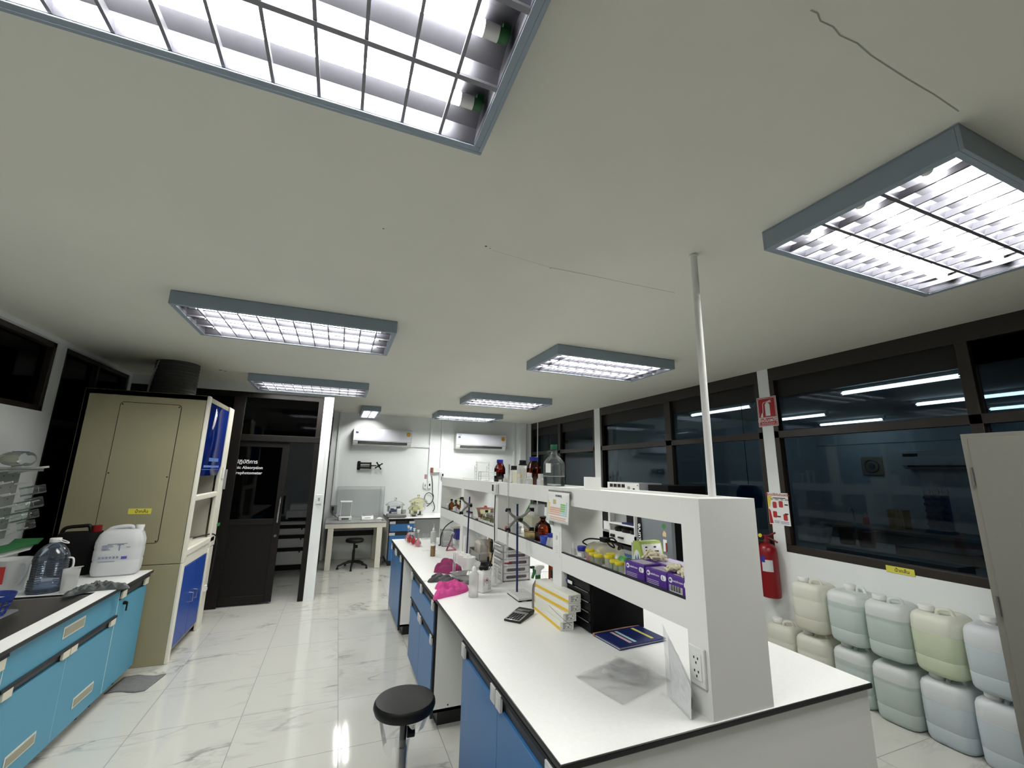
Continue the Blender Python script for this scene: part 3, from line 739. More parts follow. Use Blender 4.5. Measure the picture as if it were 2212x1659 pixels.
# bottle creators
def lathe_bottle(name, label, cat, loc, prof, m, cap=None, capm=None, lab=None, liquid=None, liqm=None, grp=None, rz=0, n=24):
    r = thing(name, label, cat, loc, rz, grp)
    obj('body', MB().lathe(prof, n), m, r)
    if cap: obj('cap', MB().lathe(cap, n), capm, r)
    if lab:
        R, z0, z1, a0, a1 = lab[:5]; lm = lab[5] if len(lab) > 5 else PAPER; mb = MB(); N = 12
        for z in (z0, z1): mb.v += [(R * math.cos(a0 + (a1 - a0) * i / N), R * math.sin(a0 + (a1 - a0) * i / N), z) for i in range(N + 1)]
        mb.f = [(i, i + 1, N + 2 + i, N + 1 + i) for i in range(N)]
        obj('paper_label', mb, lm, r)
    if liquid: obj('liquid', MB().lathe(liquid, n), liqm, r)
    return r
def squeeze(label, x, y, z, R, hb, hn, rz=0, name='wash_bottle', m=FROST, tip='side'):
    r = thing(name, label, 'bottle', (x, y, z), rz)
    obj('body', MB().lathe([(R * .9, 0), (R, .006), (R, hb - R * .55), (R * .82, hb - R * .2), (R * .42, hb), (R * .4, hb + .012)], 24), m, r)
    obj('cap', MB().lathe([(R * .47, hb + .002), (R * .47, hb + .02), (R * .25, hb + .03), (R * .12, hb + .034)], 20), WPL, r)
    pts = [(0, 0, hb + .03), (0, 0, hn - .03), (.004, 0, hn - .015), (.02, 0, hn - .004), (.05, 0, hn)] if tip == 'side' else [(0, 0, hb + .03), (0, 0, hn)]
    obj('spout', MB().tube(spline(pts, 4, False), .0035 if tip == 'side' else .006, 8), m, r)
    return r
squeeze('translucent wash bottle in front of the white chemical jar', .943, 3.02, BZ, .0335, .165, .225, .5)
squeeze('white dropper-top squeeze bottle standing beyond the brown cork stopper', 1.127, 5.28, BZ, .034, .142, .218, 0, 'squeeze_bottle', milky('ldpe_white', (222, 224, 222)), 'up')
# graduated cylinder
gc = thing('measuring_cylinder', 'slim clear measuring cylinder standing in front of the dark pink cloth', 'cylinder', (.966, 3.655, BZ))
obj('tube', MB().shell([(.0, .012), (.011, .012), (.0115, .18), (.0135, .186)], 20), clear('cylinder_plastic', (250, 251, 252), 1.0, haze=.2, hazergb=(244, 245, 247)), gc)
obj('foot', MB().lathe([(.022, 0), (.022, .005), (.013, .009), (.011, .013)], 6), FROST, gc)
# cork and stopper
ck = thing('cork_tube', 'short brown cork tube with a white stopper on the island bench', 'tube', (.962, 4.50, BZ))
obj('core', MB().lathe([(.0245, 0), (.0245, .1)], 20), mat('brown_cork', (120, 98, 68), .9, var=.1, vscale=90), ck)
obj('stopper', MB().lathe([(.021, .1), (.023, .104), (.019, .113), (.01, .116), (.011, .128), (.0, .131)], 18), WPL, ck)
sp = thing('spatula', 'small white plastic spoon lying beside the brown cork tube', 'spoon', (.965, 4.82, BZ), -.7)
obj('bowl', MB().loft([(0, .028, .016), (.004, .034, .02), (.009, .026, .014)], 20, 2), WPL, sp, loc=(-.035, 0, 0))
obj('stem', MB().tube([(-.01, 0, .006), (.12, 0, .005)], .004, 8), WPL, sp)
# volumetric flasks
PKW = clear('pink_solution', (250, 196, 204), .5, haze=.6, hazergb=(244, 158, 172)); RDW = clear('red_solution', (226, 90, 96), .5, haze=.6, hazergb=(222, 62, 70))
def flask(label, x, y, sol, lab=False):
    r = thing('volumetric_flask', label, 'flask', (x, y, BZ), 0, 'volumetric flasks on the far bench edge')
    obj('body', MB().shell([(.0, 0), (.026, 0), (.038, .014), (.04, .03), (.033, .052), (.016, .075), (.0085, .09), (.0085, .15), (.011, .154)], 24), GLASS, r)
    obj('solution', MB().lathe([(.024, .002), (.036, .015), (.038, .03), (.031, .051), (.014, .074), (.007, .09), (.007, .095)], 24), sol, r)
    obj('stopper', MB().lathe([(.009, .15), (.0105, .158), (.012, .163), (.012, .172), (.016, .174), (.016, .178), (.0, .179)], 18), WPL, r)
    if lab: obj('paper_label', MB().box(-.0415, -.04, -.02, .02, .012, .05), PAPER, r)
flask('nearest of the stoppered flasks, with pale pink solution', .912, 5.10, PKW)
flask('flask of red solution directly behind the pale pink one', .888, 5.24, RDW)
flask('stoppered flask with red solution and a white label, third in the row', .868, 5.38, RDW, True)
flask('farthest stoppered flask with pink solution at the end of the row', .862, 5.52, PKW)
for i, (x, lb_) in enumerate(((1.075, 'left of the two upturned beakers at the far end of the island bench'), (1.15, 'right of the two upturned beakers, nearer the shelf post'))):
    b = thing('beaker', lb_, 'beaker', (x, 5.61, BZ), 0, 'beakers at the far bench end')
    obj('glass', MB().shell([(.033, 0), (.031, .006), (.031, .055), (.026, .062), (.0, .062)], 22), GLASS, b)
# pink triangle stand
tg = thing('triangle_stand', 'pink triangular wire stand with a raised arm on the island bench', 'stand', (1.21, 4.80, BZ))
TP = mat('dusty_pink_coating', (190, 110, 124), .5)
A, B_, C_ = (-.05, -.06, .007), (.055, -.055, .007), (-.005, .055, .05)
obj('frame', MB().tube([A, B_, C_], .0075, 8, True), TP, tg)
obj('arm', MB().tube([A, (.01, .0, .1), (.03, .02, .16)], .0075, 8), mat('plum_coating', (96, 52, 66), .5), tg)
obj('ring', MB().tube([(.036 + .012 * math.cos(a * PI / 6), .02, .166 + .012 * math.sin(a * PI / 6)) for a in range(12)], .003, 6, True), WPL, tg)
# drawer box of clear plastic at far end with a blue power box
cb = thing('organizer_box', 'clear plastic three-compartment box at the far shelf post', 'box', (1.245, 5.07, BZ))
obj('case', MB().box(-.07, .05, -.07, .09, 0, .003).box(-.07, -.067, -.07, .09, 0, .175).box(.047, .05, -.07, .09, 0, .175).box(-.07, .05, .087, .09, 0, .175).box(-.07, .05, -.07, .09, .172, .175), CLEARP, cb)
for k, z in enumerate((.006, .062, .118)):
    dr = obj('drawer', MB().box(-.064, .044, -.072, -.069, z, z + .05).box(-.064, .044, -.069, .08, z, z + .003), FROST, cb, bevel=.002)
    obj('drawer_contents', MB().box(-.04 + .02 * k, .01, -.04, .05, z + .004, z + .03), (GPL, mat('slate_bits', (112, 122, 140), .6), mat('pale_bits', (170, 178, 190), .6))[k], dr)
pb = thing('power_supply', 'navy blue instrument box with a looping black cable under the far shelf bay', 'instrument', (1.44, 5.16, BZ), .1)
obj('case', MB().box(-.085, .085, -.06, .06, .055, .175), mat('royal_blue_case', (36, 44, 132), .4), pb, bevel=.004)
obj('base', MB().box(-.07, .07, -.05, .06, 0, .055), WPL, pb, bevel=.003)
obj('lid', MB().box(-.12, .08, -.05, .07, .176, .19), mat('beige_lid', (186, 180, 160), .5), pb, bevel=.003)
obj('cable', MB().tube(spline([(.06, -.065, .16), (.02, -.08, .25), (-.06, -.08, .285), (-.16, -.085, .265), (-.25, -.09, .2), (-.285, -.085, .11), (-.29, -.09, .02), (-.30, -.06, .009)], 6, False), .0065, 8), BLK, pb)
# tissue rolls
def roll(label, x, y):
    r = thing('tissue_roll', label, 'tissue roll', (x, y, BZ), 0, 'white tissue rolls by the ring stand')
    obj('paper', MB().lathe([(.054, 0), (.056, .003), (.056, .102), (.053, .105), (.02, .1045)], 30), mat('tissue_white', (232, 232, 230), .9, bump=.15, vscale=120), r)
    obj('core', MB().lathe([(.019, .09), (.019, .1046), (.0165, .1046), (.0165, .09)], 20).cyl((0, 0, .089), (0, 0, .09), .018), mat('cardboard_core', (70, 52, 40), .9), r)
roll('nearest of the three tissue rolls, beside the steel tray', 1.148, 3.83)
roll('middle one of the three tissue rolls beside the far ring stand', 1.135, 3.945)
roll('farthest of the three tissue rolls, partly hidden behind the others', 1.115, 4.06)
# ring stands
def clampset(r, x, y, z, s=1.0, side=True):
    cm = obj('burette_clamp', MB().box(x - .028, x + .028, y - .012, y + .012, z - .02, z + .02), mat('cast_grey', (128, 128, 126), .5, metal=.2), r, bevel=.006)
    k = .066
    for sx in ((-1, 1) if side else (-1,)):
        for sz in (-1, 1):
            P_ = [(x + sx * .02, y, z + sz * .012), (x + sx * .05, y - .01, z + sz * .03), (x + sx * (k + .012), y - .022, z + sz * .058), (x + sx * (k + .022), y - .03, z + sz * .066)]
            obj('clamp_arm', MB().tube(spline(P_, 4, False), .0095, 8), MATS['cast_grey'], cm)
            e = (x + sx * (k + .026), y - .03, z + sz * .068)
            obj('clamp_jaw', MB().cyl((e[0] - .016, e[1] - .012, e[2] + .006), (e[0] + .016, e[1] - .012, e[2] + .006), .0075, n=10).cyl((e[0] - .012, e[1] + .008, e[2] - .006), (e[0] + .02, e[1] + .008, e[2] - .006), .0085, n=10).cyl((e[0] + .018, e[1] + .008, e[2] - .006), (e[0] + .024, e[1] + .008, e[2] - .006), .012, n=8), BLK, cm)
    obj('clamp_screw', MB().cyl((x, y - .012, z), (x, y - .05, z), .005).cyl((x, y - .05, z), (x, y - .062, z), .014, n=8), BLK, cm)
    return cm
st = thing('ring_stand', 'nearer ring stand with blue rod and white base beside the calculator', 'stand', (1.255, 2.915, BZ))
obj('base', MB().box(-.065, .072, -.112, .112, .006, .024), mat('worn_white_base', (204, 205, 202), .45, var=.05, vscale=50), st, bevel=.005)
obj('base_foot', MB().box(-.062, -.04, -.113, .1, 0, .006).box(.0, .06, -.1135, -.09, 0, .008), BLK, st)
obj('rod', MB().cyl((-.012, .04, .022), (-.018, .04, .62), .0075, n=14), NAVY, st)
clampset(st, -.018, .03, .515)
bu = thing('burette', 'long clear glass burette held by the clamp of the nearer ring stand', 'burette', (1.148, 2.915, 0))
obj('tube', MB().shell([(.0065, 1.06), (.0065, 1.70), (.0075, 1.705)], 14), clear('burette_glass', (248, 250, 250), .9, haze=.2), bu)
obj('tip', MB().shell([(.0015, .955), (.0025, .97), (.003, 1.0), (.0055, 1.03), (.0065, 1.06)], 12), GLASS, bu)
obj('scale', MB().box(-.002, .002, -.0072, -.0066, 1.64, 1.70).box(-.001, .001, -.0072, -.0066, 1.1, 1.64), INK, bu)
obj('stopcock', MB().cyl((-.012, 0, 1.03), (.012, 0, 1.03), .006, n=10).cyl((0, -.016, 1.03), (0, .012, 1.03), .0045, n=10), WPL, bu)
obj('tap_handle', MB().box(-.028, .028, -.022, -.016, 1.025, 1.035), RED, bu, bevel=.003)
s2 = thing('ring_stand', 'farther ring stand with dark blue rod rising behind the tissue rolls', 'stand', (1.24, 4.16, BZ))
obj('base', MB().box(-.07, .05, -.09, .09, .004, .022), MATS['worn_white_base'], s2, bevel=.004)
obj('rod', MB().cyl((-.02, 0, .02), (-.012, 0, .60), .0075, n=14), NAVY, s2)
cm = clampset(s2, -.012, 0, .52, side=False)
# grey water bath with bagged things, cardboard, funnel, adapter
wb = thing('water_bath', 'low grey steel tray bath below the third shelf bay', 'bath', (1.44, 4.31, BZ), 0)
obj('tub', MB().box(-.11, .13, -.2, .2, .0, .008).box(-.11, -.106, -.2, .2, 0, .065).box(.126, .13, -.2, .2, 0, .065).box(-.11, .13, -.2, -.196, 0, .065).box(-.11, .13, .196, .2, 0, .065), mat('bath_grey', (150, 151, 148), .4, metal=.3), wb)
obj('rim', MB().tube([(-.108, -.198, .066), (.128, -.198, .066), (.128, .198, .066), (-.108, .198, .066)], .005, 6, True), STEEL, wb)
tag(obj('taupe_pack', MB().loft([(0, .08, .12), (.02, .085, .125), (.12, .082, .12), (.145, .06, .09)], 30, 4), mat('taupe_cover', (196, 188, 180), .7), loc=(1.46, 4.36, BZ + .0085)), 'soft taupe wrapped pack lying in the grey steel tray bath', 'pack')
tag(obj('switch_box', MB().box(1.27, 1.325, 4.42, 4.47, BZ, BZ + .19), WPL, bevel=.004), 'upright white switch box at the shelf post behind the ring stand', 'box')
def bagr(v): return .028 + .055 * abs(v - .5) ** 1.3 * 2.2 + .012 * v
pgb = MB().grid(lambda u, v: (1.38 + .05 * (v - .5) + bagr(v) * math.cos(u * 2 * PI) * .8 + .006 * math.sin(9 * v + 12 * u), 4.13 + bagr(v) * math.sin(u * 2 * PI) + .05 * (.5 - v), .872 + .17 * (1 - v) + .005 * math.sin(14 * u)), 26, 14)
tag(obj('plastic_bag', pgb, FILM), 'clear twisted plastic bag hanging over the grey steel tray bath', 'bag')
cbd = tag(obj('cardboard_sheet', MB().box(1.43, 1.436, 3.965, 4.15, BZ, BZ + .255), mat('kraft_board', (190, 164, 116), .85)), 'brown cardboard sheet standing behind the hanging black adapter', 'cardboard')
fn = thing('black_funnel', 'small black funnel lying under the cardboard sheet', 'funnel', (1.36, 3.93, BZ))
obj('cone', MB().shell([(.05, 0), (.046, .004), (.012, .04), (.009, .075)], 20), BLK, fn)
# clear drawers
og = thing('drawer_organizer', 'clear plastic organizer with five shallow drawers beside the nearer ring stand', 'organizer', (1.395, 3.44, BZ), 0)
oc = mat('smoky_contents', (92, 84, 88), .6, var=.35, vscale=40)
x0, x1, y0, y1, hh_ = -.12, .115, -.115, .10, .275
fr = MB()
for k in range(6): fr.box(x0, x1, y0, y1, .008 + k * .053 - .004, .008 + k * .053 + .002)
fr.box(x0, x0 + .008, y0, y0 + .01, .0, hh_).box(x1 - .01, x1, y0, y0 + .003, 0, hh_).box(x1 - .003, x1, y0, y1, 0, hh_).box(x0, x1, y1 - .003, y1, 0, hh_)
obj('frame', fr, clear('organizer_frame', (246, 246, 247), .6, haze=.45, hazergb=(236, 236, 236)), og, bevel=.0015)
obj('foot', MB().box(x0, x0 + .015, y0, y0 + .015, -.0002, .004).box(x1 - .02, x1, y0, y0 + .015, -.0002, .004), BLK, og)
OW = mat('organizer_white', (214, 214, 217), .4)
obj('side_panel', MB().box(x0 + .008, x1, y0 + .002, y0 + .005, .004, hh_), OW, og)
for k in range(5):
    z = .012 + k * .053
    dr = obj('drawer', MB().box(x0 - .004, x0, y0 + .008, y1 - .006, z, z + .043), FROST, og, bevel=.0015)
    obj('drawer_pull', MB().box(x0 - .014, x0 - .003, -.075, .06, z + .032, z + .040), WPL, dr, bevel=.002)
    obj('drawer_contents', MB().box(x0 + .004, x0 + .06, y0 + .02, y1 - .02, z + .002, z + .03), mat('grey_contents', (132, 132, 136), .6), dr)
    obj('side_window', MB().prism(rrect(x0 + .03, x1 - .03 - .012 * (k % 2), z + .009, z + .031, .011), 'y', y0 + .0012, y0 + .002), oc, og)
for i, (x, y, lb_) in enumerate(((1.185, 3.27, 'left of two clear beakers between white jar and drawer organizer'), (1.222, 3.27, 'right of two clear beakers, touching the drawer organizer'))):
    b = thing('tall_beaker', lb_, 'beaker', (x - .01 + .02 * i, y + .06 * i - .03, BZ), 0, 'tall clear beakers by the organizer')
    obj('glass', MB().shell([(.0, .001), (.03, .001), (.031, .006), (.031, .13), (.034, .136)], 22), clear('beaker_plastic', (250, 251, 251), .6, haze=.2, hazergb=(240, 242, 242)), b)
# spray bottle and neighbours behind the boxes
sb = thing('spray_bottle', 'clear spray bottle with green trigger behind the stacked yellow-striped boxes', 'spray bottle', (1.262, 2.655, BZ), .3)
obj('bottle', MB().lathe([(.034, 0), (.038, .005), (.038, .1), (.034, .135), (.018, .165), (.0135, .172), (.0135, .182)], 22), clear('spray_clear', (238, 226, 224), .9, haze=.1), sb)
obj('collar', MB().lathe([(.0175, .172), (.0175, .197), (.014, .2)], 16), mat('trigger_green', (32, 100, 58), .4), sb)
obj('spray_head', MB().prism([(-.02, .198), (.014, .198), (.02, .225), (.05, .236), (.046, .25), (.0, .258), (-.035, .252), (-.04, .238), (-.024, .23)], 'y', -.012, .012), WPL, sb, bevel=.003)
obj('trigger', MB().prism([(-.03, .246), (-.058, .252), (-.06, .245), (-.04, .238), (-.038, .22), (-.052, .185), (-.046, .18), (-.026, .215), (-.02, .236)], 'y', -.009, .009), MATS['trigger_green'], sb, bevel=.002)
obj('nozzle', MB().box(-.062, -.036, -.008, .008, .243, .256), BLK, sb)
lathe_bottle('plastic_bottle', 'white plastic bottle with square black cap behind the spray bottle', 'bottle', (1.385, 2.66, BZ), [(.042, 0), (.046, .006), (.046, .12), (.042, .15), (.02, .175), (.02, .18)], milky('white_hdpe', (222, 222, 218)), [(.026, .172), (.026, .215), (.024, .217)], BLK)
tag(obj('small_carton', MB().box(1.42, 1.5, 2.56, 2.64, BZ, BZ + .15), PAPER, bevel=.002), 'small white carton behind the black-capped bottle under the shelf', 'box')
oj = MB().grid(lambda u, v: (1.41 + .17 * u + .02 * v, 2.80 + .02 * math.sin(5 * u) + .03 * v, BZ + .005 + .24 * v - .02 * u * v), 8, 6)
tag(obj('orange_folder', oj, clear('orange_film', (214, 104, 20), .8, haze=.75, hazergb=(206, 104, 26)), solid=.003), 'bright orange sheet standing behind the spray bottle', 'sheet')
# stack of yellow striped boxes
def kit(label, x, y, z, rz, striped=True):
    r = thing('carton', label, 'box', (x, y, z), rz, 'white cartons with yellow stripes stacked on the bench')
    a, b, h = .041, .195, .0445
    obj('box', MB().box(-a, a, -b, b, 0, h), mat('carton_white', (226, 226, 220), .6), r, bevel=.0015)
    if striped: obj('stripe', MB().box(-a - .0006, -a, -b, b, .004, .019), mat('stripe_yellow', (222, 184, 44), .5), r)
    else:
        obj('stripe', MB().box(-a - .0006, -a, b - .02, b - .012, .002, h - .004), MATS['stripe_yellow'], r)
        obj('drawn_line', MB().tube([(-a - .0004, -.02 - .012 * t * t - .02 * t, .042 - .0075 * t) for t in range(5)], .0008, 5), INK, r)
    mb = MB().box(-.028, .03, -b - .0006, -b, .009, .010).box(-.028, .03, -b - .0006, -b, .036, .037).box(.029, .03, -b - .0006, -b, .009, .037)
    for k in range(5): mb.box(-.024, -.024 + .012 + (k % 3) * .006, -b - .0006, -b, .012 + k * .005, .014 + k * .005)
    mb.box(.004, .012, -b - .0006, -b, .014, .02).box(.014, .02, -b - .0006, -b, .026, .031)
    obj('end_print', mb, mat('grey_print', (92, 92, 92), .6), r)
kit('lowest white carton of the yellow-striped stack, resting on the bench', 1.258, 2.44, BZ, -.06)
kit('second carton from the bottom, with a thin curved line on its side', 1.262, 2.43, BZ + .0455, -.02, False)
kit('second carton from the top of the yellow-striped stack', 1.275, 2.425, BZ + .091, .06)
kit('topmost white carton of the yellow-striped stack', 1.281, 2.43, BZ + .1365, .05)
# calculator
ca = thing('calculator', 'black desktop calculator with silver keypad plate on the island bench', 'calculator', (1.083, 2.53, BZ), -1.06 + PI / 2 + .93)
ca.rotation_euler = (0, 0, -1.47 + .62)
obj('body', MB().prism([(-.098, .0), (.09, .0), (.105, .012), (.105, .024), (.075, .026), (-.1, .012), (-.105, .006)], 'x', -.052, .052), BLK, ca, bevel=.003)
pl = obj('keypad_plate', MB().add([(-.048, -.1, .0128), (.048, -.1, .0128), (.048, .03, .0232), (-.048, .03, .0232)], [(0, 1, 2, 3)]), mat('silver_plate', (186, 188, 188), .35, metal=.4), ca, solid=.0006)
sl = (.026 - .012) / .175
for i in range(5):
    for j in range(4):
        x, y = -.033 + i * .0165, -.083 + j * .023; z = .0128 + (y + .1) * .08
        obj('key', MB().box(x - .006, x + .006, y - .008, y + .008, z - .002, z + .0035), RED if (i == 0 and j == 3 and False) else BLK, pl, bevel=.001)
obj('screen_frame', MB().add([(-.048, .036, .0238), (.048, .036, .0238), (.048, .095, .0268), (-.048, .095, .0268)], [(0, 1, 2, 3)]), mat('calc_black', (34, 35, 37), .3), ca, solid=.0008)
obj('lcd', MB().add([(-.04, .044, .0248), (.04, .044, .0248), (.04, .07, .0262), (-.04, .07, .0262)], [(0, 1, 2, 3)]), mat('lcd_grey', (104, 108, 104), .25), ca, solid=.0008)
# black document drawers
dd = thing('drawer_tower', 'tall black plastic document drawer tower under the near shelf bay', 'drawer tower', (1.345, 2.15, BZ))
obj('case', MB().box(.004, .345, 0, .27, 0, .262), BLKM, dd, bevel=.003)
for k in range(5):
    z = .008 + k * .05
    dr = obj('drawer', MB().box(-.004, .006, .008, .262, z, z + .045).prism([(-.012, z + .045), (.004, z + .045), (.004, z + .034)], 'y', .01, .26), BLK, dd, bevel=.002)
    obj('finger_rail', MB().box(-.011, -.005, .02, .16, z + .0455, z + .047), GPL, dr)
for z in (.158, .208):
    obj('label_tab', MB().box(-.014, -.012, .185, .235, z, z + .017), PAPER, dd)
    obj('label_tab', MB().box(-.0142, -.012, .236, .258, z, z + .017), mat('tab_blue', (60, 84, 150), .5), dd)
# folder
fo = thing('ring_folder', 'navy blue folder with three coloured paper strips lying under the shelf', 'folder', (1.505, 2.04, BZ), .08)
obj('cover', MB().box(-.155, .155, -.105, .1, .009, .014), mat('navy_cover', (22, 36, 92), .5), fo, bevel=.002)
obj('pages', MB().box(-.15, .152, -.1, .096, .002, .009), PAPER, fo)
obj('back_cover', MB().box(-.155, .155, -.107, .1, 0, .002), MATS['navy_cover'], fo)
obj('spine', MB().box(-.158, .158, .094, .108, 0, .015), mat('tan_spine', (166, 122, 96), .6), fo, bevel=.003)
for x, m in ((-.06, mat('strip_pink', (214, 178, 182), .6)), (-.03, mat('strip_blue', (170, 204, 212), .6)), (.085, mat('strip_yellow', (220, 212, 110), .6))):
    obj('paper_strip', MB().box(x - .009, x + .009, -.08, .075, .0141, .0146), m, fo)
# clear bags
def bag_z(x, y, s): return .003 + .009 * abs(noise.noise((x * 11, y * 11, s))) + .0035 * abs(noise.noise((x * 26, y * 24, s + 4)))
def bil(P_, u, v):
    a, b, c, d = [Vector(p) for p in P_]
    return (a * (1 - u) + b * u) * (1 - v) + (d * (1 - u) + c * u) * v
P_ = [(1.012, 1.76), (1.064, 1.50), (1.375, 1.60), (1.31, 1.855)]
mb = MB().grid(lambda u, v: (*bil(P_, u, v), BZ + bag_z(*bil(P_, u, v), 1.0)), 40, 40)
tag(obj('plastic_bag', mb, FILM), 'larger flat clear plastic bag lying on the near end of the bench', 'bag')
P2 = [(1.105, 1.74), (1.16, 1.565), (1.30, 1.60), (1.262, 1.86)]
P2 = [(1.12, 1.72), (1.21, 1.555), (1.37, 1.72), (1.28, 1.845)]
mb = MB().grid(lambda u, v: (*bil(P2, u, v), BZ + .010 + 1.6 * bag_z(*bil(P2, u, v), 3.0)), 40, 40)
tag(obj('plastic_bag', mb, FILM), 'smaller crumpled clear bag lying on top of the larger flat bag', 'bag')
FILM2 = clear('pale_film', (250, 251, 253), .35, haze=.22, hazergb=(232, 235, 242), rough=.2)
sbg = thing('paper_pack', 'clear bag with white paper leaning on the shelf end post', 'bag', (0, 0, 0))
def lean(u, v, d=0):
    return (1.236 + .042 * u - d + .008 * math.sin(3 * u + 1) * v, 1.335 + .16 * u, BZ + .004 + v * (.095 + .15 * u))
sheet = MB().grid(lambda u, v: lean(u * .85, v), 12, 14)
obj('paper', sheet, PAPER, sbg, solid=.002)
obj('film', MB().grid(lambda u, v: tuple(Vector(lean(u, v * 1.06, .006)) + Vector((.004 * noise.noise((u * 9, v * 9, 2)), 0, 0))), 20, 22), FILM2, sbg)
obj('film_back', MB().grid(lambda u, v: tuple(Vector(lean(u * .95, v * .9, -.009 - .006 * v)) + Vector((.006 * noise.noise((u * 9, v * 9, 5)), 0, 0))), 16, 18), FILM2, sbg)
obj('blue_print', MB().grid(lambda u, v: tuple(Vector(lean(.02 + .08 * u, .3 + .35 * v, -.006))), 3, 4), NAVY, sbg, solid=.001)
# ------------------------------------------------------------------ things on the reagent shelf (shelf board at SB)
S_ = SB + .0004
def bprof(R, h, neck, nh, sh=.3):
    return [(R * .92, 0), (R, .005), (R, h - R * (.5 + sh)), (R * .86, h - R * .35), (neck * 1.15, h), (neck, h + .006), (neck, h + nh)]
def capp(r, z0, z1): return [(r * .96, z0), (r, z0 + .002), (r, z1 - .003), (r * .92, z1)]
# near bay
db = squeeze('small white dropper bottle at the far end of the near shelf bay', 1.362, 2.365, S_, .014, .04, .066, name='dropper_bottle', m=milky('ldpe_white', (222, 224, 222)), tip='up')
lathe_bottle('reagent_bottle', 'small clear bottle with a big royal blue cap in the near shelf bay', 'bottle', (1.375, 2.29, S_), bprof(.026, .038, .02, .006), FROST, capp(.027, .036, .062), BCAP, (.0267, .008, .028, PI - .9, PI + .9))
dm = thing('plastic_dome', 'large hazy plastic dome with black cables lying on it, near shelf bay', 'dome', (1.465, 2.20, S_), 0)
obj('shell', MB().loft([(0, .085, .135), (.02, .092, .14), (.05, .09, .125), (.075, .07, .1), (.088, .05, .07)], 32, 3), clear('hazy_dome', (248, 246, 236), .6, haze=.5, hazergb=(226, 222, 206), rough=.2), dm)
cbk = tag(obj('cable_bundle', MB().tube(spline([(1.42, 2.29, 1.228), (1.40, 2.32, 1.245), (1.42, 2.28, 1.268), (1.46, 2.2, 1.272), (1.47, 2.13, 1.27), (1.47, 2.10, 1.245), (1.45, 2.12, 1.258), (1.46, 2.16, 1.28), (1.48, 2.12, 1.29), (1.48, 2.06, 1.25), (1.46, 2.05, 1.245), (1.46, 2.03, 1.275), (1.47, 2.02, 1.25)], 6, False), .0045, 7).box(1.44, 1.475, 2.145, 2.2, 1.2645, 1.288), BLK), 'tangled black cable with green plug lying on the plastic dome', 'cable')
cups = [(1.352, 2.165, .055, 'pink', 'pinkish specimen cup, farthest of the front row of yellow caps'), (1.352, 2.13, .042, 'green', 'specimen cup with greenish contents, second in the front row'),
        (1.35, 2.078, .042, 'clear', 'specimen cup with shallow clear contents, third in the front row'), (1.352, 1.982, .055, 'clear', 'tall specimen cup with yellow cap just before the gap in the row'),
        (1.352, 1.935, .04, 'greenrod', 'short specimen cup with a green strip inside, second nearest to the purple boxes'), (1.348, 1.885, .04, 'greenrod', 'specimen cup with green strip touching the purple S box'),
        (1.42, 2.155, .048, 'clear', 'specimen cup with yellow cap in the back row against the dome'), (1.415, 2.055, .048, 'clear', 'specimen cup with yellow cap alone in the back row nearer the green pouch')]
CCUP = clear('cup_plastic', (251, 252, 249), .5, haze=.36, hazergb=(240, 242, 234))
for x, y, h, k, lb_ in cups:
    c = thing('specimen_cup', lb_, 'cup', (x, y, S_), 0, 'yellow-capped specimen cups on the near shelf bay')
    obj('body', MB().lathe([(.0185, 0), (.021, .003), (.022, h), (.021, h + .003)], 20), CCUP, c)
    obj('screw_cap', MB().lathe(capp(.0245, h - .002, h + .013), 22), YCAP, c)
    if k in ('pink', 'green'): obj('contents', MB().lathe([(.018, .003), (.02, .004), (.0208, h * .75)], 18), mat('magenta_liquid', (196, 40, 120), .3) if k == 'pink' else mat('moss_liquid', (150, 158, 90), .4), c)
    elif k == 'greenrod': obj('contents', MB().box(-.02, -.014, -.009, -.001, .004, h - .004), mat('leaf_green', (60, 140, 66), .4), c)
    else: obj('contents', MB().lathe([(.018, .003), (.02, .004), (.0205, .014)], 18), CLEARP, c)
gp = thing('green_pouch', 'clear pouch with a green top lying behind the yellow-capped cups', 'pouch', (1.44, 1.975, S_))
obj('pouch', MB().loft([(0, .03, .045), (.02, .033, .048), (.04, .02, .04), (.052, .006, .03)], 20, 2.5), FROST, gp)
obj('green_patch', MB().loft([(.036, .024, .043), (.045, .02, .036), (.056, .007, .03)], 20, 2.5), mat('leaf_green', (60, 140, 66), .4), gp)
WINK = INKW
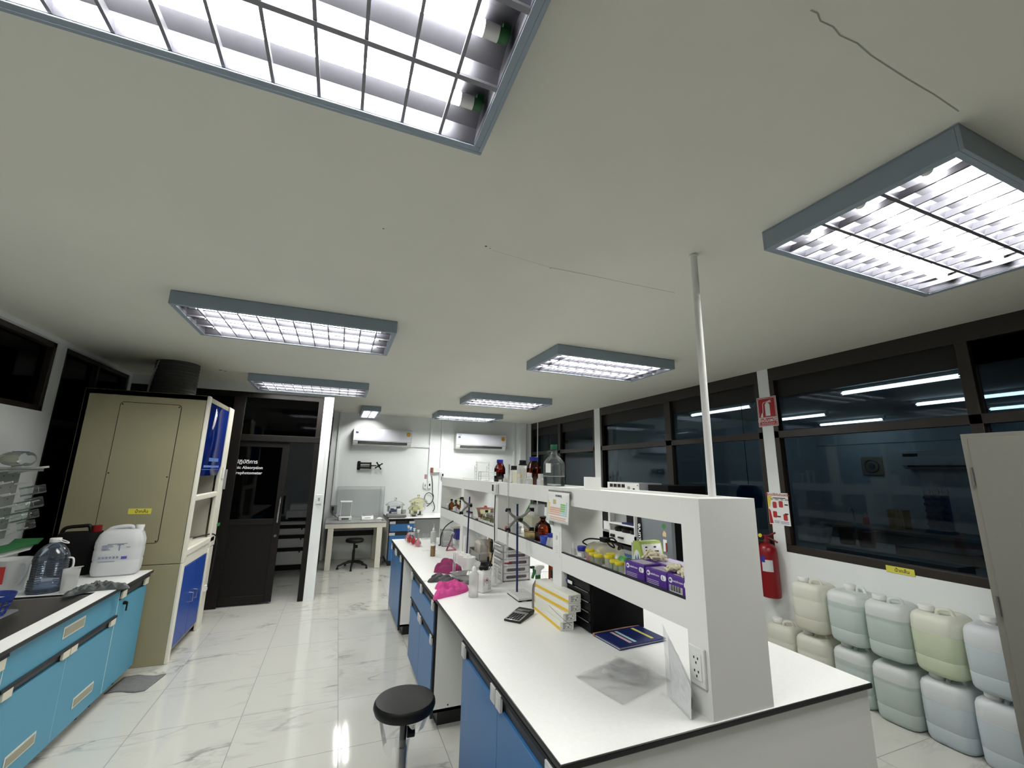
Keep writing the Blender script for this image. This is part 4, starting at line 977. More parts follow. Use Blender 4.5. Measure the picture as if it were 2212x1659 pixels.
def glovebox(label, x, y, rz, L, size, hb=.072, dp=.10, bars=False):
    r = thing('glove_box', label, 'glove box', (x, y, S_), rz, 'purple glove boxes on the near shelf bay')
    obj('carton', MB().box(0, dp, -L / 2, L / 2, 0, hb), PURP, r, bevel=.002)
    obj('top_panel', MB().box(.015, dp - .015, -L / 2 + .02, L / 2 - .02, hb, hb + .0006), mat('lilac_panel', (188, 180, 200), .5), r)
    pr = MB().cyl((-.0008, L / 2 - .02, hb - .02), (-.0002, L / 2 - .02, hb - .02), .011, n=20)
    pr.prism(rrect(-L / 2 + .003, -L / 2 + .035, hb - .034, hb - .012, .009), 'x', -.0008, -.0002)
    for k in range(3): pr.box(-.0008, -.0002, -L / 2 + .05, L / 2 - .01, .012 + k * .007, .0135 + k * .007)
    obj('white_print', pr, WINK, r, flat=True)
    text('IM', .011, PURP, Vector((-.001, L / 2 - .0125, hb - .024)), LEFTF, r, 'lettering', bold=.0006)
    text('satinfrosen', .013, WINK, Vector((-.0006, L / 2 - .033, hb - .024)), LEFTF, r, 'lettering')
    text(size, .017, INK, Vector((-.001, -L / 2 + .026 if size != 'M' else -L / 2 + .028, hb - .029)), LEFTF, r, 'size_letter', bold=.0004)
    if bars:
        bc = MB().box(-.0008, -.0002, L / 2 - .085, L / 2 - .012, .008, .034)
        obj('barcode_panel', bc, WINK, r, flat=True); bb = MB()
        for k in range(14): bb.box(-.0012, -.0007, L / 2 - .08 + k * .0047, L / 2 - .08 + k * .0047 + (.0012 + .0014 * (k % 3)), .012, .034)
        obj('barcode', bb, INK, r, flat=True)
    return r
glovebox('purple glove box marked S, nearest the yellow-capped cups', 1.334, 1.75, .03, .135, 'S', hb=.075)
glovebox('purple glove box marked L, in the middle of the purple boxes', 1.335, 1.605, .0, .135, 'L')
glovebox('purple glove box marked M with a barcode, against the shelf end post', 1.335, 1.468, .0, .13, 'M', bars=True)
g2 = glovebox('purple glove box lying behind the boxes marked S and L', 1.437, 1.685, .0, .22, '', hb=.075, dp=.145)
def gloves(label, x, y, z, hx, hy, h, seed):
    mb = MB(); rng = random.Random(seed)
    for k in range(22):
        a = rng.uniform(0, 2 * PI); cx_ = x + rng.uniform(-.6, .6) * hx; cy_ = y + rng.uniform(-.85, .85) * hy
        L = rng.uniform(.014, .03); R = rng.uniform(.0045, .0095)
        dx, dy = math.cos(a) * L, math.sin(a) * L; z0 = z + R + rng.uniform(0, h) * (1 - abs(cy_ - y) / hy * .7)
        b_ = rng.uniform(-.012, .012)
        mb.tube(spline([(cx_ - dx, cy_ - dy, z0 - .003), (cx_ - dx * .3 - dy * .3, cy_ - dy * .3 + dx * .3, z0 + .004), (cx_ + dx * .4 + b_, cy_ + dy * .4 - b_, z0 + .003), (cx_ + dx, cy_ + dy, z0 - .004)], 4, False), [R * (.35 + .9 * math.sin(PI * (i + .8) / 14.5) + .18 * math.sin(i * 2.1 + k)) for i in range(13)], 9)
    return tag(obj('latex_gloves', mb, LATEX), label, 'gloves')
gloves('cream latex gloves bulging out of the purple box marked M', 1.375, 1.50, S_ + .0735, .03, .085, .024, 4)
gloves('cream latex glove heap pulled from the green tissue box', 1.47, 1.765, S_ + .0765, .045, .045, .038, 9)
gb = thing('green_box', 'lime green glove carton with a white printed face behind the purple boxes', 'box', (1.452, 1.84, S_))
LIME = mat('lime_print', (168, 192, 98), .5)
obj('carton', MB().prism([(.004, 0), (.07, 0), (.07, .145), (.03, .146), (.018, .136), (-.002, .06)], 'x', 0, .14), LIME, gb, bevel=.002)
Mp = Matrix.Identity(4)
obj('white_panel', MB().add([(.012, -.003, .06), (.132, -.003, .06), (.132, .0165, .134), (.012, .0165, .134)], [(0, 1, 2, 3)]), PAPER, gb, solid=.0008)
pr = MB()
for x, z, w in ((.03, .12, .014), (.085, .12, .014), (.03, .105, .02), (.085, .1, .026), (.09, .075, .03)):
    y = -.003 + (z - .06) * .2635 - .0016; pr.add([(x, y - .0008, z - .003), (x + w, y - .0008, z - .003), (x + w, y + .0008, z + .003), (x, y + .0008, z + .003)], [(0, 1, 2, 3)])
obj('dark_print', pr, INK, gb, solid=.0006)
obj('logo_disc', MB().prism([(.04 + .026 * math.cos(a * PI / 12), .055 + .05 * math.sin(a * PI / 12)) for a in range(24)], 'x', -.001, 0), PAPER, gb)
obj('logo_fingers', MB().prism([(.022, .03), (.024, .07), (.029, .088), (.034, .07), (.036, .05), (.041, .05), (.043, .066), (.048, .08), (.053, .066), (.055, .03)], 'x', -.0018, -.0009), mat('teal_print', (38, 120, 160), .5), gb)
# second bay
tag(obj('red_case', MB().loft([(0, .02, .05), (.012, .022, .055), (.026, .014, .05)], 20, 3), mat('dull_red', (150, 54, 52), .5), loc=(1.385, 3.50, S_)), 'small dull red case at the far end of the second shelf bay', 'case')
for x, y, h, lb_ in ((1.39, 3.40, .055, 'farther of two hazy plastic tubs beside the red case'), (1.37, 3.30, .05, 'nearer of two hazy plastic tubs, before the stacked white tub')):
    b = thing('plastic_tub', lb_, 'tub', (x, y, S_), 0, 'hazy plastic tubs on the second shelf bay')
    obj('tub', MB().loft([(0, .032, .042), (h, .038, .047)], 28, 4), FROST, b, bevel=.002)
    obj('lid', MB().loft([(h, .041, .05), (h + .006, .041, .05)], 28, 4), clear('tub_lid', (214, 218, 222), .7, haze=.5), b)
b = thing('plastic_tub', 'round tub with amber contents at the bottom of a white stack', 'tub', (1.43, 3.07, S_))
obj('body', MB().lathe([(.074, 0), (.08, .004), (.082, .055)], 28), clear('amber_tub', (244, 234, 200), .6, haze=.5, hazergb=(226, 210, 156)), b)
obj('red_line', MB().shell([(.0826, .045), (.0826, .05)], 28), mat('dark_red_line', (100, 30, 30), .5), b)
b = thing('plastic_tub', 'tall milky square tub stacked on the amber tub', 'tub', (1.43, 3.07, S_ + .056))
obj('body', MB().loft([(0, .066, .08), (.005, .07, .085), (.095, .072, .087), (.098, .075, .09), (.104, .075, .09)], 30, 5), milky('milky_tub', (222, 220, 204)), b)
b = thing('sample_tubs', 'clear square sample tubs standing on the milky tub', 'tub', (1.43, 3.03, S_ + .1605))
obj('tub', MB().loft([(0, .045, .05), (.085, .05, .056)], 24, 5, cap=False), FROST, b)
obj('tub_insert', MB().loft([(.0, .02, .02), (.088, .024, .024)], 20, 5, cap=False), CLEARP, b)
stk = tag(obj('green_rod', MB().tube([(1.40, 3.245, S_ + .11), (1.425, 3.10, S_ + .268)], .0075, 8), mat('grass_green', (58, 140, 62), .4)), 'green plastic rod leaning up from the tubs in the second bay', 'rod')
gd = thing('wire_mat', 'grey wire grid lying in front of the amber tub', 'grid', (1.365, 2.985, S_))
mb = MB()
for k in range(8): mb.box(-.03, .03, -.06 + k * .017, -.057 + k * .017, .002, .006)
for k in range(4): mb.box(-.03 + k * .019, -.027 + k * .019, -.06, .062, .005, .009)
obj('bars', mb, STEELD, gd)
lathe_bottle('amber_bottle', 'large brown glass bottle with ground stopper in the second shelf bay', 'bottle', (1.42, 2.905, S_), [(.055, 0), (.06, .006), (.061, .085), (.05, .115), (.028, .13), (.018, .14), (.017, .15), (.02, .154)], AMBER, [(.0, .148), (.013, .15), (.016, .156), (.026, .158), (.026, .163), (.02, .167), (0, .168)], clear('brown_stopper', (96, 52, 20), 1.0), (.0615, .035, .065, PI + .1, PI + .7, mat('brown_label', (74, 40, 20), .6)), [(.052, .003), (.058, .008), (.058, .04), (.0, .04)], clear('brown_liquid', (200, 130, 50), .5, haze=.3, hazergb=(130, 76, 18)))
b = thing('blue_cup', 'royal blue plastic beaker in front of the brown glass bottle', 'cup', (1.352, 2.745, S_))
obj('cup', MB().shell([(.0, .001), (.026, .001), (.031, .056), (.033, .057), (.0305, .054), (.025, .004)], 24), mat('cup_blue', (70, 92, 196), .4), b)
lathe_bottle('reagent_bottle', 'translucent conical bottle with blue cap beside the blue beaker', 'bottle', (1.375, 2.665, S_), [(.044, 0), (.046, .004), (.034, .055), (.033, .062)], FROST, capp(.035, .060, .082), BCAP)
# third and fourth bay reagent jars
rj = [(1.345, 3.72, .026, .045), (1.345, 3.79, .025, .042), (1.348, 3.86, .025, .044), (1.345, 3.93, .026, .044), (1.345, 4.00, .025, .04), (1.345, 4.07, .025, .044), (1.39, 3.76, .025, .05), (1.39, 3.88, .026, .05), (1.39, 4.0, .026, .052), (1.36, 4.18, .028, .05)]
WHERE = ['against the timer post', 'second from the timer post', 'third from the timer post', 'fourth from the timer post', 'fifth from the timer post', 'last before the rust-capped jar']
for i, (x, y, R, h) in enumerate(rj):
    if i < 6: lb_ = 'white-labelled glass jar in the third shelf bay front row, ' + WHERE[i]
    elif i < 9: lb_ = 'glass jar in the back row of the third bay, ' + ['closest to the timer', 'middle of three', 'farthest from the timer'][i - 6]
    else: lb_ = 'white-labelled jar with rust-coloured lid tilted beside it, third shelf bay'
    lathe_bottle('reagent_jar', lb_, 'jar', (x, y, S_), [(R * .95, 0), (R, .004), (R, h), (R * .8, h + .006), (R * .7, h + .008), (R * .7, h + .014)], GLASSY, [(R * .78, h + .012), (R * .78, h + .02), (0, h + .024)], GLASS, (R + .0006, .004, h * .75, PI - 1.2, PI + 1.2), grp='glass reagent jars on the third shelf bay')
lathe_bottle('reagent_jar', 'clear jar with black stopper behind the third bay front row', 'jar', (1.43, 4.22, S_), bprof(.034, .07, .012, .01), GLASS, capp(.016, .078, .1), BLK)
tag(obj('rust_stopper', MB().cyl((0, 0, 0), (.012, -.006, .028), .016, n=18), mat('rust_cap', (112, 56, 34), .5), loc=(1.335, 4.13, S_ + .042)), 'rust-brown disc stopper tilted on the jars of the third bay', 'stopper')
tag(obj('rust_box', MB().box(-.02, .02, -.03, .03, 0, .016), mat('rust_cap', (112, 56, 34), .5), loc=(1.35, 4.25, S_)), 'small rust-coloured box on the lip of the third shelf bay', 'box')
for i, (x, y) in enumerate(((1.345, 4.61), (1.345, 4.55), (1.35, 4.49))):
    lathe_bottle('sample_vial', ['vial against the upright at the far end of the third bay', 'middle vial with dark cap behind the far clamp', 'vial nearest the clamp rod in the third bay'][i], 'vial', (x, y, S_), [(.018, 0), (.02, .003), (.02, .04), (.014, .046)], FROST, capp(.016, .045, .062), mat('vial_cap', (70, 50, 50), .5), (.0206, .006, .034, PI - 1.2, PI + 1.2))
rd = thing('red_dish', 'shallow dull red dish lid on a glass bowl in the third shelf bay', 'dish', (1.47, 4.38, S_))
obj('bowl', MB().shell([(.0, .002), (.07, .002), (.09, .09), (.095, .1)], 28), GLASSY, rd)
obj('lid', MB().lathe([(.1, .101), (.1, .107), (.02, .114), (.012, .13), (.0, .132)], 28), mat('brick_lid', (168, 92, 82), .5), rd)
for i, (x, y, lb_) in enumerate(((1.46, 4.12, 'larger clear glass dish behind the third bay jars'), (1.48, 3.92, 'smaller clear glass dish with knobbed lid near the timer post'))):
    b = thing('glass_dish', lb_, 'dish', (x, y, S_), 0, 'clear glass dishes on the third bay')
    obj('bowl', MB().shell([(.0, .002), (.06, .002), (.066, .06), (.07, .064)], 26), GLASS, b)
    obj('lid', MB().lathe([(.071, .065), (.05, .078), (.012, .084), (.01, .098), (.016, .105), (0, .108)], 26), GLASS, b)
tp = tag(obj('red_tipped_pipette', MB().tube([(1.335, 3.92, S_ + .075), (1.335, 3.73, S_ + .07)], .003, 6).cyl((1.335, 3.735, S_ + .07), (1.335, 3.705, S_ + .069), .009, n=10), mat('dark_red_bulb', (120, 40, 36), .5)), 'thin pipette with a dark red bulb lying across the jar tops', 'pipette')
for i, (x, y, h, R) in enumerate(((1.375, 5.46, .09, .033), (1.375, 5.245, .092, .032), (1.385, 5.06, .1, .035))):
    lathe_bottle('amber_bottle', ['brown stoppered bottle farthest from the camera in the last shelf bay', 'middle brown stoppered bottle of the last shelf bay', 'nearest brown stoppered bottle of the last shelf bay, beside the upright'][i], 'bottle', (x, y, S_), bprof(R, h, .013, .016), clear('brown_bottle', (190, 140, 60), 1.0, haze=.15, hazergb=(120, 84, 24)), [(.012, h + .018), (.017, h + .026), (.017, h + .04), (.0, h + .042)], BLK, (R + .0006, .008, h * .55, PI - .9, PI + .9) if i else None, grp='brown stoppered bottles in the far shelf bay')
wl = [(1.35, 5.62, .025, .04), (1.35, 5.56, .022, .05), (1.345, 5.51, .026, .048), (1.338, 5.11, .027, .05), (1.335, 4.94, .022, .045), (1.34, 4.86, .024, .05)]
WL = ['in the far corner', 'second from the far corner', 'in front of the farthest brown bottle', 'between the two nearer brown bottles', 'in front of the nearest brown bottle', 'beside the near upright']
for i, (x, y, R, h) in enumerate(wl):
    lathe_bottle('white_reagent_bottle', 'small white-labelled bottle in the last shelf bay, ' + WL[i], 'bottle', (x, y, S_), bprof(R, h, R * .5, .008, .1), milky('white_hdpe', (222, 222, 218)), capp(R * .6, h + .006, h + .018), WPL if i != 4 else BLK, grp='small white bottles in the far shelf bay')
b = thing('glass_dish', 'yellowish glass dish behind the bottles of the last shelf bay', 'dish', (1.49, 5.52, S_))
obj('bowl', MB().shell([(.0, .002), (.06, .002), (.075, .09), (.08, .095)], 26), GLASSY, b)
obj('lid', MB().shell([(.081, .096), (.05, .12), (.012, .128), (.012, .14), (.0, .142)], 26), GLASSY, b)

# ------------------------------------------------------------------ things on top of the reagent shelf
T_ = ST + .0004
rk = thing('tube_rack', 'tall white peg rack standing on top of the shelf, nearest the back wall', 'rack', (1.45, 4.47, T_))
mb = MB()
for x in (-.07, .07):
    for y in (-.035, .045): mb.cyl((x, y, .002), (x, y, .205 if y < 0 else .16), .0065, n=10)
obj('post', mb, WPL, rk)
mb = MB()
for k in range(5):
    for x in (-.07, .07): mb.cyl((x, -.045, .03 + k * .035), (x, -.02, .03 + k * .035), .011, n=10)
obj('peg', mb, WPL, rk)
obj('crossbar', MB().box(-.085, .085, -.041, -.029, .19, .202).box(-.09, .09, -.05, .06, 0, .006), WPL, rk, bevel=.002)
wr = thing('wire_rack', 'low three-tier grey wire tube rack on top of the shelf', 'rack', (1.44, 4.25, T_), -.1)
def tier(z, s): return MB().box(-.085, .085, -.06 + s, .05 + s, z, z + .003)
hol = clear('perforated_steel', (236, 234, 230), .5, haze=.5, hazergb=(190, 188, 182))
for k, z in enumerate((.006, .05, .094)): obj('tier', tier(z, 0), hol, wr)
mb = MB()
for x in (-.085, .085):
    for y in (-.06, .05): mb.cyl((x, y, .0), (x, y, .1), .0025, n=8)
for z in (.0075, .0515, .0955): mb.tube([(-.085, -.06, z), (.085, -.06, z), (.085, .05, z), (-.085, .05, z)], .0025, 6, True)
obj('wire_frame', mb, STEEL, wr)
def medium(label, x, y, R, h, m, lq):
    return lathe_bottle('media_bottle', label, 'bottle', (x, y, T_), [(R * .94, 0), (R, .006), (R, h * .58), (R * .92, h * .66), (R * .55, h * .84), (R * .5, h * .88)], m, capp(R * .58, h * .86, h), BCAP, (R + .0006, .062, .098, PI - .05, PI + .55), [(R * .93, .004), (R * .985, .008), (R * .985, h * .45), (0, h * .45)], lq, n=30)
medium('dark reddish-brown bottle with blue cap on the shelf top, left of the burette', 1.45, 3.92, .054, .215, AMBERD, clear('dark_red_liquid', (140, 50, 36), .4, haze=.5, hazergb=(96, 28, 14)))
medium('brown glass bottle with blue cap on the shelf top, left of the big green-capped bottle', 1.455, 3.15, .058, .222, AMBER, clear('brown_medium', (200, 120, 40), .4, haze=.3, hazergb=(150, 82, 20)))
HD = milky('hdpe_bright', (226, 227, 224))
lathe_bottle('white_bottle', 'taller white plastic bottle with black cap on the shelf top', 'bottle', (1.45, 3.36, T_), bprof(.05, .155, .028, .006, .2), HD, [(.035, .158), (.036, .166), (.029, .168), (.029, .197), (.026, .2)], BLK, (.0506, .085, .125, PI + .2, PI + .8, mat('pale_grey_label', (196, 198, 200), .6)), grp=None)
lathe_bottle('white_bottle', 'shorter white plastic bottle with black cap behind the burette tube', 'bottle', (1.46, 3.58, T_), bprof(.047, .115, .028, .004, .1), HD, [(.031, .117), (.031, .124), (.027, .126), (.027, .152), (.024, .155)], BLK, (.0476, .01, .07, PI - .1, PI + 1.1))
tag(obj('white_carton', MB().box(-.045, .045, -.05, .05, 0, .105), mat('ivory_carton', (226, 224, 200), .6), loc=(1.47, 3.475, T_), bevel=.003), 'ivory carton between the two white black-capped bottles', 'box')
for i, (x, y, R, h, cm_, lb_) in enumerate(((1.375, 3.23, .02, .055, mat('cream_cap', (226, 216, 170), .5), 'small cream-capped bottle in front of the taller white bottle'),
                                      (1.365, 3.03, .026, .065, WPL, 'small white bottle with label before the brown blue-capped bottle'),
                                      (1.44, 2.99, .028, .06, milky('ldpe_white', (222, 224, 222)), 'small goblet-topped bottle touching the big green-capped bottle'),
                                      (1.36, 3.53, .02, .05, WPL, 'tiny white bottle beside the burette on the shelf top'),
                                      (1.36, 3.66, .018, .02, WPL, 'tiny white-labelled pot in front of the dark reddish bottle'))):
    lathe_bottle('small_bottle', lb_, 'bottle', (x, y, T_), bprof(R, h, R * .6, .004, .0), milky('white_hdpe', (222, 222, 218)) if i < 4 else FROST, capp(R * .68, h + .002, h + .03) if i != 4 else capp(R * .8, .022, .03), cm_, (R + .0006, .006, h * .6, PI - .9, PI + .9, mat('lilac_label', (206, 204, 214), .6)))
cb_ = thing('glass_jug', 'big clear glass jug with green cap, half full, on the shelf top', 'bottle', (1.452, 2.79, T_))
obj('body', MB().lathe([(.072, 0), (.077, .006), (.078, .15), (.074, .175), (.05, .205), (.028, .225), (.0205, .25), (.0195, .275)], 36), GLASS, cb_)
W = clear('water_body', (236, 241, 243), .8)
obj('water', MB().lathe([(.07, .004), (.0755, .01), (.0765, .075), (0, .0755)], 36), W, cb_)
obj('water_line', MB().shell([(.0768, .0735), (.0768, .0765)], 36), WPL, cb_)
obj('green_cap', MB().lathe(capp(.024, .268, .302), 26), GCAP, cb_)
obj('ring_handle', MB().tube([(-.034 + .016 * math.cos(a * PI / 6), 0, .240 + .016 * math.sin(a * PI / 6)) for a in range(12)], .0055, 8, True), GLASS, cb_)
obj('paper_label', MB().grid(lambda u, v: (.0788 * math.cos(PI + .25 + .55 * u), .0788 * math.sin(PI + .25 + .55 * u), .1 + .065 * v), 8, 1), PAPER, cb_)
tag(obj('folded_paper', MB().box(-.002, .0, -.09, .092, 0, .078).box(0, .05, .09, .092, 0, .078), PAPER, loc=(1.45, 2.283, T_)), 'white folded paper card standing on the shelf top in front of the instrument box', 'card')
# timer boxes clipped to the shelf front, calendar, notes
def timer(label, loc, s=1.0):
    r = thing('wall_socket_box', label, 'box', loc)
    obj('case', MB().box(-.028 * s, 0, -.05 * s, .05 * s, -.045 * s, .045 * s), WPL, r, bevel=.004)
    obj('window', MB().box(-.0288 * s, -.0275 * s, .0 * s, .04 * s, -.018 * s, .036 * s), LCD, r)
    return r
t1 = timer('white switch box with dark window and long black cord on the shelf front', (1.300, 3.585, 1.50))
obj('power_cord', MB().tube(spline([(1.285, 3.57, 1.45), (1.285, 3.575, 1.38), (1.287, 3.585, 1.25), (1.287, 3.57, 1.12), (1.286, 3.575, 1.02), (1.26, 3.56, .93), (1.2, 3.50, .86), (1.15, 3.36, .835)], 6, False), .0042, 7), BLK, t1, loc=(-1.3, -3.585, -1.5))
ad = thing('power_adapter', 'black power adapter hanging by its cord before the cardboard sheet', 'adapter', (1.385, 3.90, .985))
obj('body', MB().box(-.02, .018, -.028, .024, -.065, .03), BLK, ad, bevel=.006)
obj('cord', MB().tube(spline([(0, .02, .028), (0, .024, .05), (-.002, .01, .08), (0, -.012, .05), (0, -.018, .028)], 5, False), .0035, 7).tube(spline([(0, .0, -.064), (-.01, -.02, -.12), (-.06, -.12, -.178), (-.16, -.3, -.1805)], 5, False), .0035, 7), BLK, ad)
cl = thing('periodic_table_calendar', 'periodic table calendar sheet hanging on the shelf front above the second bay', 'calendar', (1.295, 2.415, 1.44))
obj('sheet', MB().grid(lambda u, v: (-.012 - .01 * (1 - v) ** 2, .145 - .29 * u, -.09 + .18 * v), 6, 8), PAPER, cl, solid=.0012)
def cx(v, d=.0012): return -.012 - .01 * (1 - v) ** 2 - d
PC = {'y': mat('cell_yellow', (222, 208, 128), .6), 'o': mat('cell_peach', (222, 172, 150), .6), 'g': mat('cell_green', (130, 190, 110), .6), 'b': mat('cell_blue', (170, 204, 214), .6), 'k': mat('cell_khaki', (196, 186, 130), .6)}
cells = {k: MB() for k in PC}
for row in range(7):
    for c_ in range(18):
        if row == 0 and 0 < c_ < 17: continue
        if row in (1, 2) and 2 <= c_ < 12: continue
        k = 'y' if c_ < 2 else 'o' if c_ < 12 else ('g' if (c_ < 16 and row < 5) else 'b')
        y = .125 - c_ * .0138; z = .035 - row * .0125 - (.0 if True else 0); v = (z + .09) / .18
        cells[k].box(cx(v, .0013), cx(v, .0008), y - .0115, y, z - .0105, z)
for row in range(2):
    for c_ in range(15):
        y = .095 - c_ * .0138; z = -.058 - row * .0115; v = (z + .09) / .18
        cells['o'].box(cx(v, .0013), cx(v, .0008), y - .0115, y, z - .0095, z)
for k, mb in cells.items():
    if mb.v: obj('table_cells', mb, PC[k], cl, flat=True)
cells = MB().box(cx(.68, .0013), cx(.68, .0008), .02, .06, .016, .044); obj('key_panel', cells, PC['k'], cl, flat=True)
text('ตารางธาตุ', .02, INK, Vector((cx(.85, .0014), .03, .062)), LEFTF, cl, 'lettering', bold=.0004)
obj('clear_tape', MB().box(-.002, -.0005, -.15, .15, .06, .1).box(-.0005, .0, .08, .145, -.118, -.092), clear('sticky_tape', (226, 226, 224), .6, haze=.15), cl)
nt_ = thing('paper_note', 'small faint paper note taped to the shelf post below the calendar', 'note', (1.3035, 2.47, 1.22))
obj('slip', MB().box(-.0015, 0, -.035, .035, -.08, .07), PAPER, nt_)
mb = MB()
for k in range(4): mb.box(-.0019, -.0014, -.02, .02 - .006 * (k % 2), -.02 - k * .012, -.0185 - k * .012)
mb.box(-.0019, -.0014, -.012, .006, .02, .045)
obj('print', mb, mat('faint_print', (176, 178, 180), .6), nt_)
t2 = timer('white socket box with dark window on the far end of the reagent shelf', (1.33, 5.79, 1.54), .8)
# ------------------------------------------------------------------ back wall
def aircon(label, x0, x1, z0=2.105, z1=2.43):
    r = thing('air_conditioner', label, 'air conditioner', ((x0 + x1) / 2, YB - .001, z0), 0, 'white split air conditioners on the back wall')
    a = (x1 - x0) / 2; h = z1 - z0
    obj('case', MB().prism([(0, 0), (-.13, .0), (-.175, .05), (-.19, .1), (-.19, h - .02), (-.17, h), (0, h)], 'x', -a, a), WPL, r, bevel=.008, seg=3)
    obj('front_panel', MB().prism([(-.1905, .085), (-.196, .09), (-.196, h - .025), (-.18, h - .004), (-.1785, h - .006), (-.1905, h - .025)], 'x', -a + .003, a - .003), mat('glossy_white_panel', (196, 198, 207), .4), r)
    obj('air_slot', MB().add([(-a + .09, -.1865, .072), (a - .09, -.1865, .072), (a - .09, -.168, .03), (-a + .09, -.168, .03)], [(0, 1, 2, 3)]), BLK, r, solid=.004)
    obj('vane', MB().box(-a + .1, a - .1, -.182, -.176, .045, .05), GPL, r)
    obj('energy_sticker', MB().prism(rrect(a - .115, a - .035, .2, .285, .03), 'y', -.1972, -.1962), mat('gold_sticker', (176, 138, 46), .4), r)
    mb = MB().box(-a + .04, -a + .09, -.1972, -.1962, .225, .265)
    obj('dark_sticker', mb, mat('slate_blue_sticker', (54, 76, 110), .4), r)
    mb = MB()
    for k in range(5): mb.box(-a + .1 + k * .04, -a + .13 + k * .04, -.1972, -.1962, .23, .255 + .004 * (k % 2))
    obj('pale_print', mb, mat('pale_sticker', (176, 198, 212), .4), r)
    obj('brand_print', MB().box(-a + .045, -a + .11, -.1972, -.1962, .283, .291), INK, r)
    return r
aircon('left air conditioner on the back wall, with a golden sticker above the monitor arm', .205, 1.325)
aircon('right air conditioner on the back wall, behind the brown blue-capped bottles', 2.245, 3.37)
ma = thing('monitor_arm', 'black empty monitor bracket on the back wall below the left air conditioner', 'bracket', (.36, YB, 1.72))
obj('wall_plate', MB().prism(rrect(-.03, .03, -.085, .085, .02), 'y', -.02, 0), BLK, ma, bevel=.004)
obj('arm', MB().box(.0, .23, -.06, -.03, .03, .06).box(.0, .23, -.06, -.03, -.06, -.03).box(.2, .23, -.07, -.02, -.065, .065).box(-.02, .01, -.06, 0, -.05, .05).cyl((.23, -.045, 0), (.33, -.06, .0), .012), BLK, ma, bevel=.003)
mb = MB().cyl((.37, -.05, 0), (.37, -.085, 0), .03)
for a in range(4): mb.cyl((.37, -.075, 0), (.37 + .075 * math.cos(PI / 4 + a * PI / 2 - .2), -.075, .075 * math.sin(PI / 4 + a * PI / 2 - .2)), .012).cyl((.37 + .07 * math.cos(PI / 4 + a * PI / 2 - .2), -.085, .07 * math.sin(PI / 4 + a * PI / 2 - .2)), (.37 + .07 * math.cos(PI / 4 + a * PI / 2 - .2), -.065, .07 * math.sin(PI / 4 + a * PI / 2 - .2)), .016)
obj('mount_plate', mb, BLK, ma)
sk = thing('key_box', 'white wall cabinet strip with a reddish end on the back wall', 'box', (1.86, YB, 1.655))
obj('case', MB().box(-.04, .10, -.06, 0, -.045, .045), WPL, sk, bevel=.003)
obj('end_panel', MB().box(-.085, -.04, -.06, 0, -.05, .05), mat('brick_panel', (140, 84, 72), .6), sk, bevel=.002)
tag(obj('pink_sticker', MB().box(-.025, .025, -.002, 0, -.045, .045), mat('mauve_sticker', (168, 126, 142), .6), loc=(1.68, YB, 1.52)), 'small mauve warning sticker on the back wall above the switches', 'sticker')
for lb_, x, z, dark in (('white breaker box with dark window, right of the plain wall switch', 1.765, 1.345, True), ('plain white wall switch below the mauve sticker', 1.675, 1.345, False), ('white breaker box with dark window above the far end of the shelf', 2.02, 1.55, True)):
    b = thing('wall_switch', lb_, 'switch', (x, YB - (0 if x < 2 else .03), z))
    obj('case', MB().box(-.033, .033, -.035, 0, -.06, .06), WPL, b, bevel=.004)
    obj('window', MB().box(-.014, .014, -.0365, -.035, -.012, .035) if dark else MB().box(-.012, .012, -.038, -.035, -.02, .02), LCD if dark else GPL, b)
cc = [(1.80, 1.54, .0), (1.825, 1.4, .0), (1.84, 1.2, 0), (1.86, 1.12, 0), (1.82, 1.0, 0), (1.74, .99, 0), (1.68, 1.07, 0), (1.70, 1.17, 0), (1.77, 1.20, 0), (1.84, 1.15, 0), (1.85, 1.06, 0), (1.80, .99, 0), (1.73, .93, 0)]
tag(obj('coiled_cable', MB().tube(spline([(x, YB - .012 - .002 * i, z) for i, (x, z, _) in enumerate(cc)], 6, False), .007, 7).tube(spline([(1.85, YB - .03, 1.03), (1.885, YB - .03, .95), (1.89, YB - .03, .88), (1.86, YB - .03, .83)], 5, False), .008, 7), BLK), 'black cable hanging in one loop on the back wall', 'cable')
sw = thing('wall_switch', 'white light switch on the white pillar beside the sliding door', 'switch', (-.205, DW - .0205, 1.25))
obj('case', MB().box(-.036, .036, -.03, 0, -.06, .06), WPL, sw, bevel=.004)
obj('rocker', MB().box(-.012, .012, -.033, -.03, -.02, .02), GPL, sw)
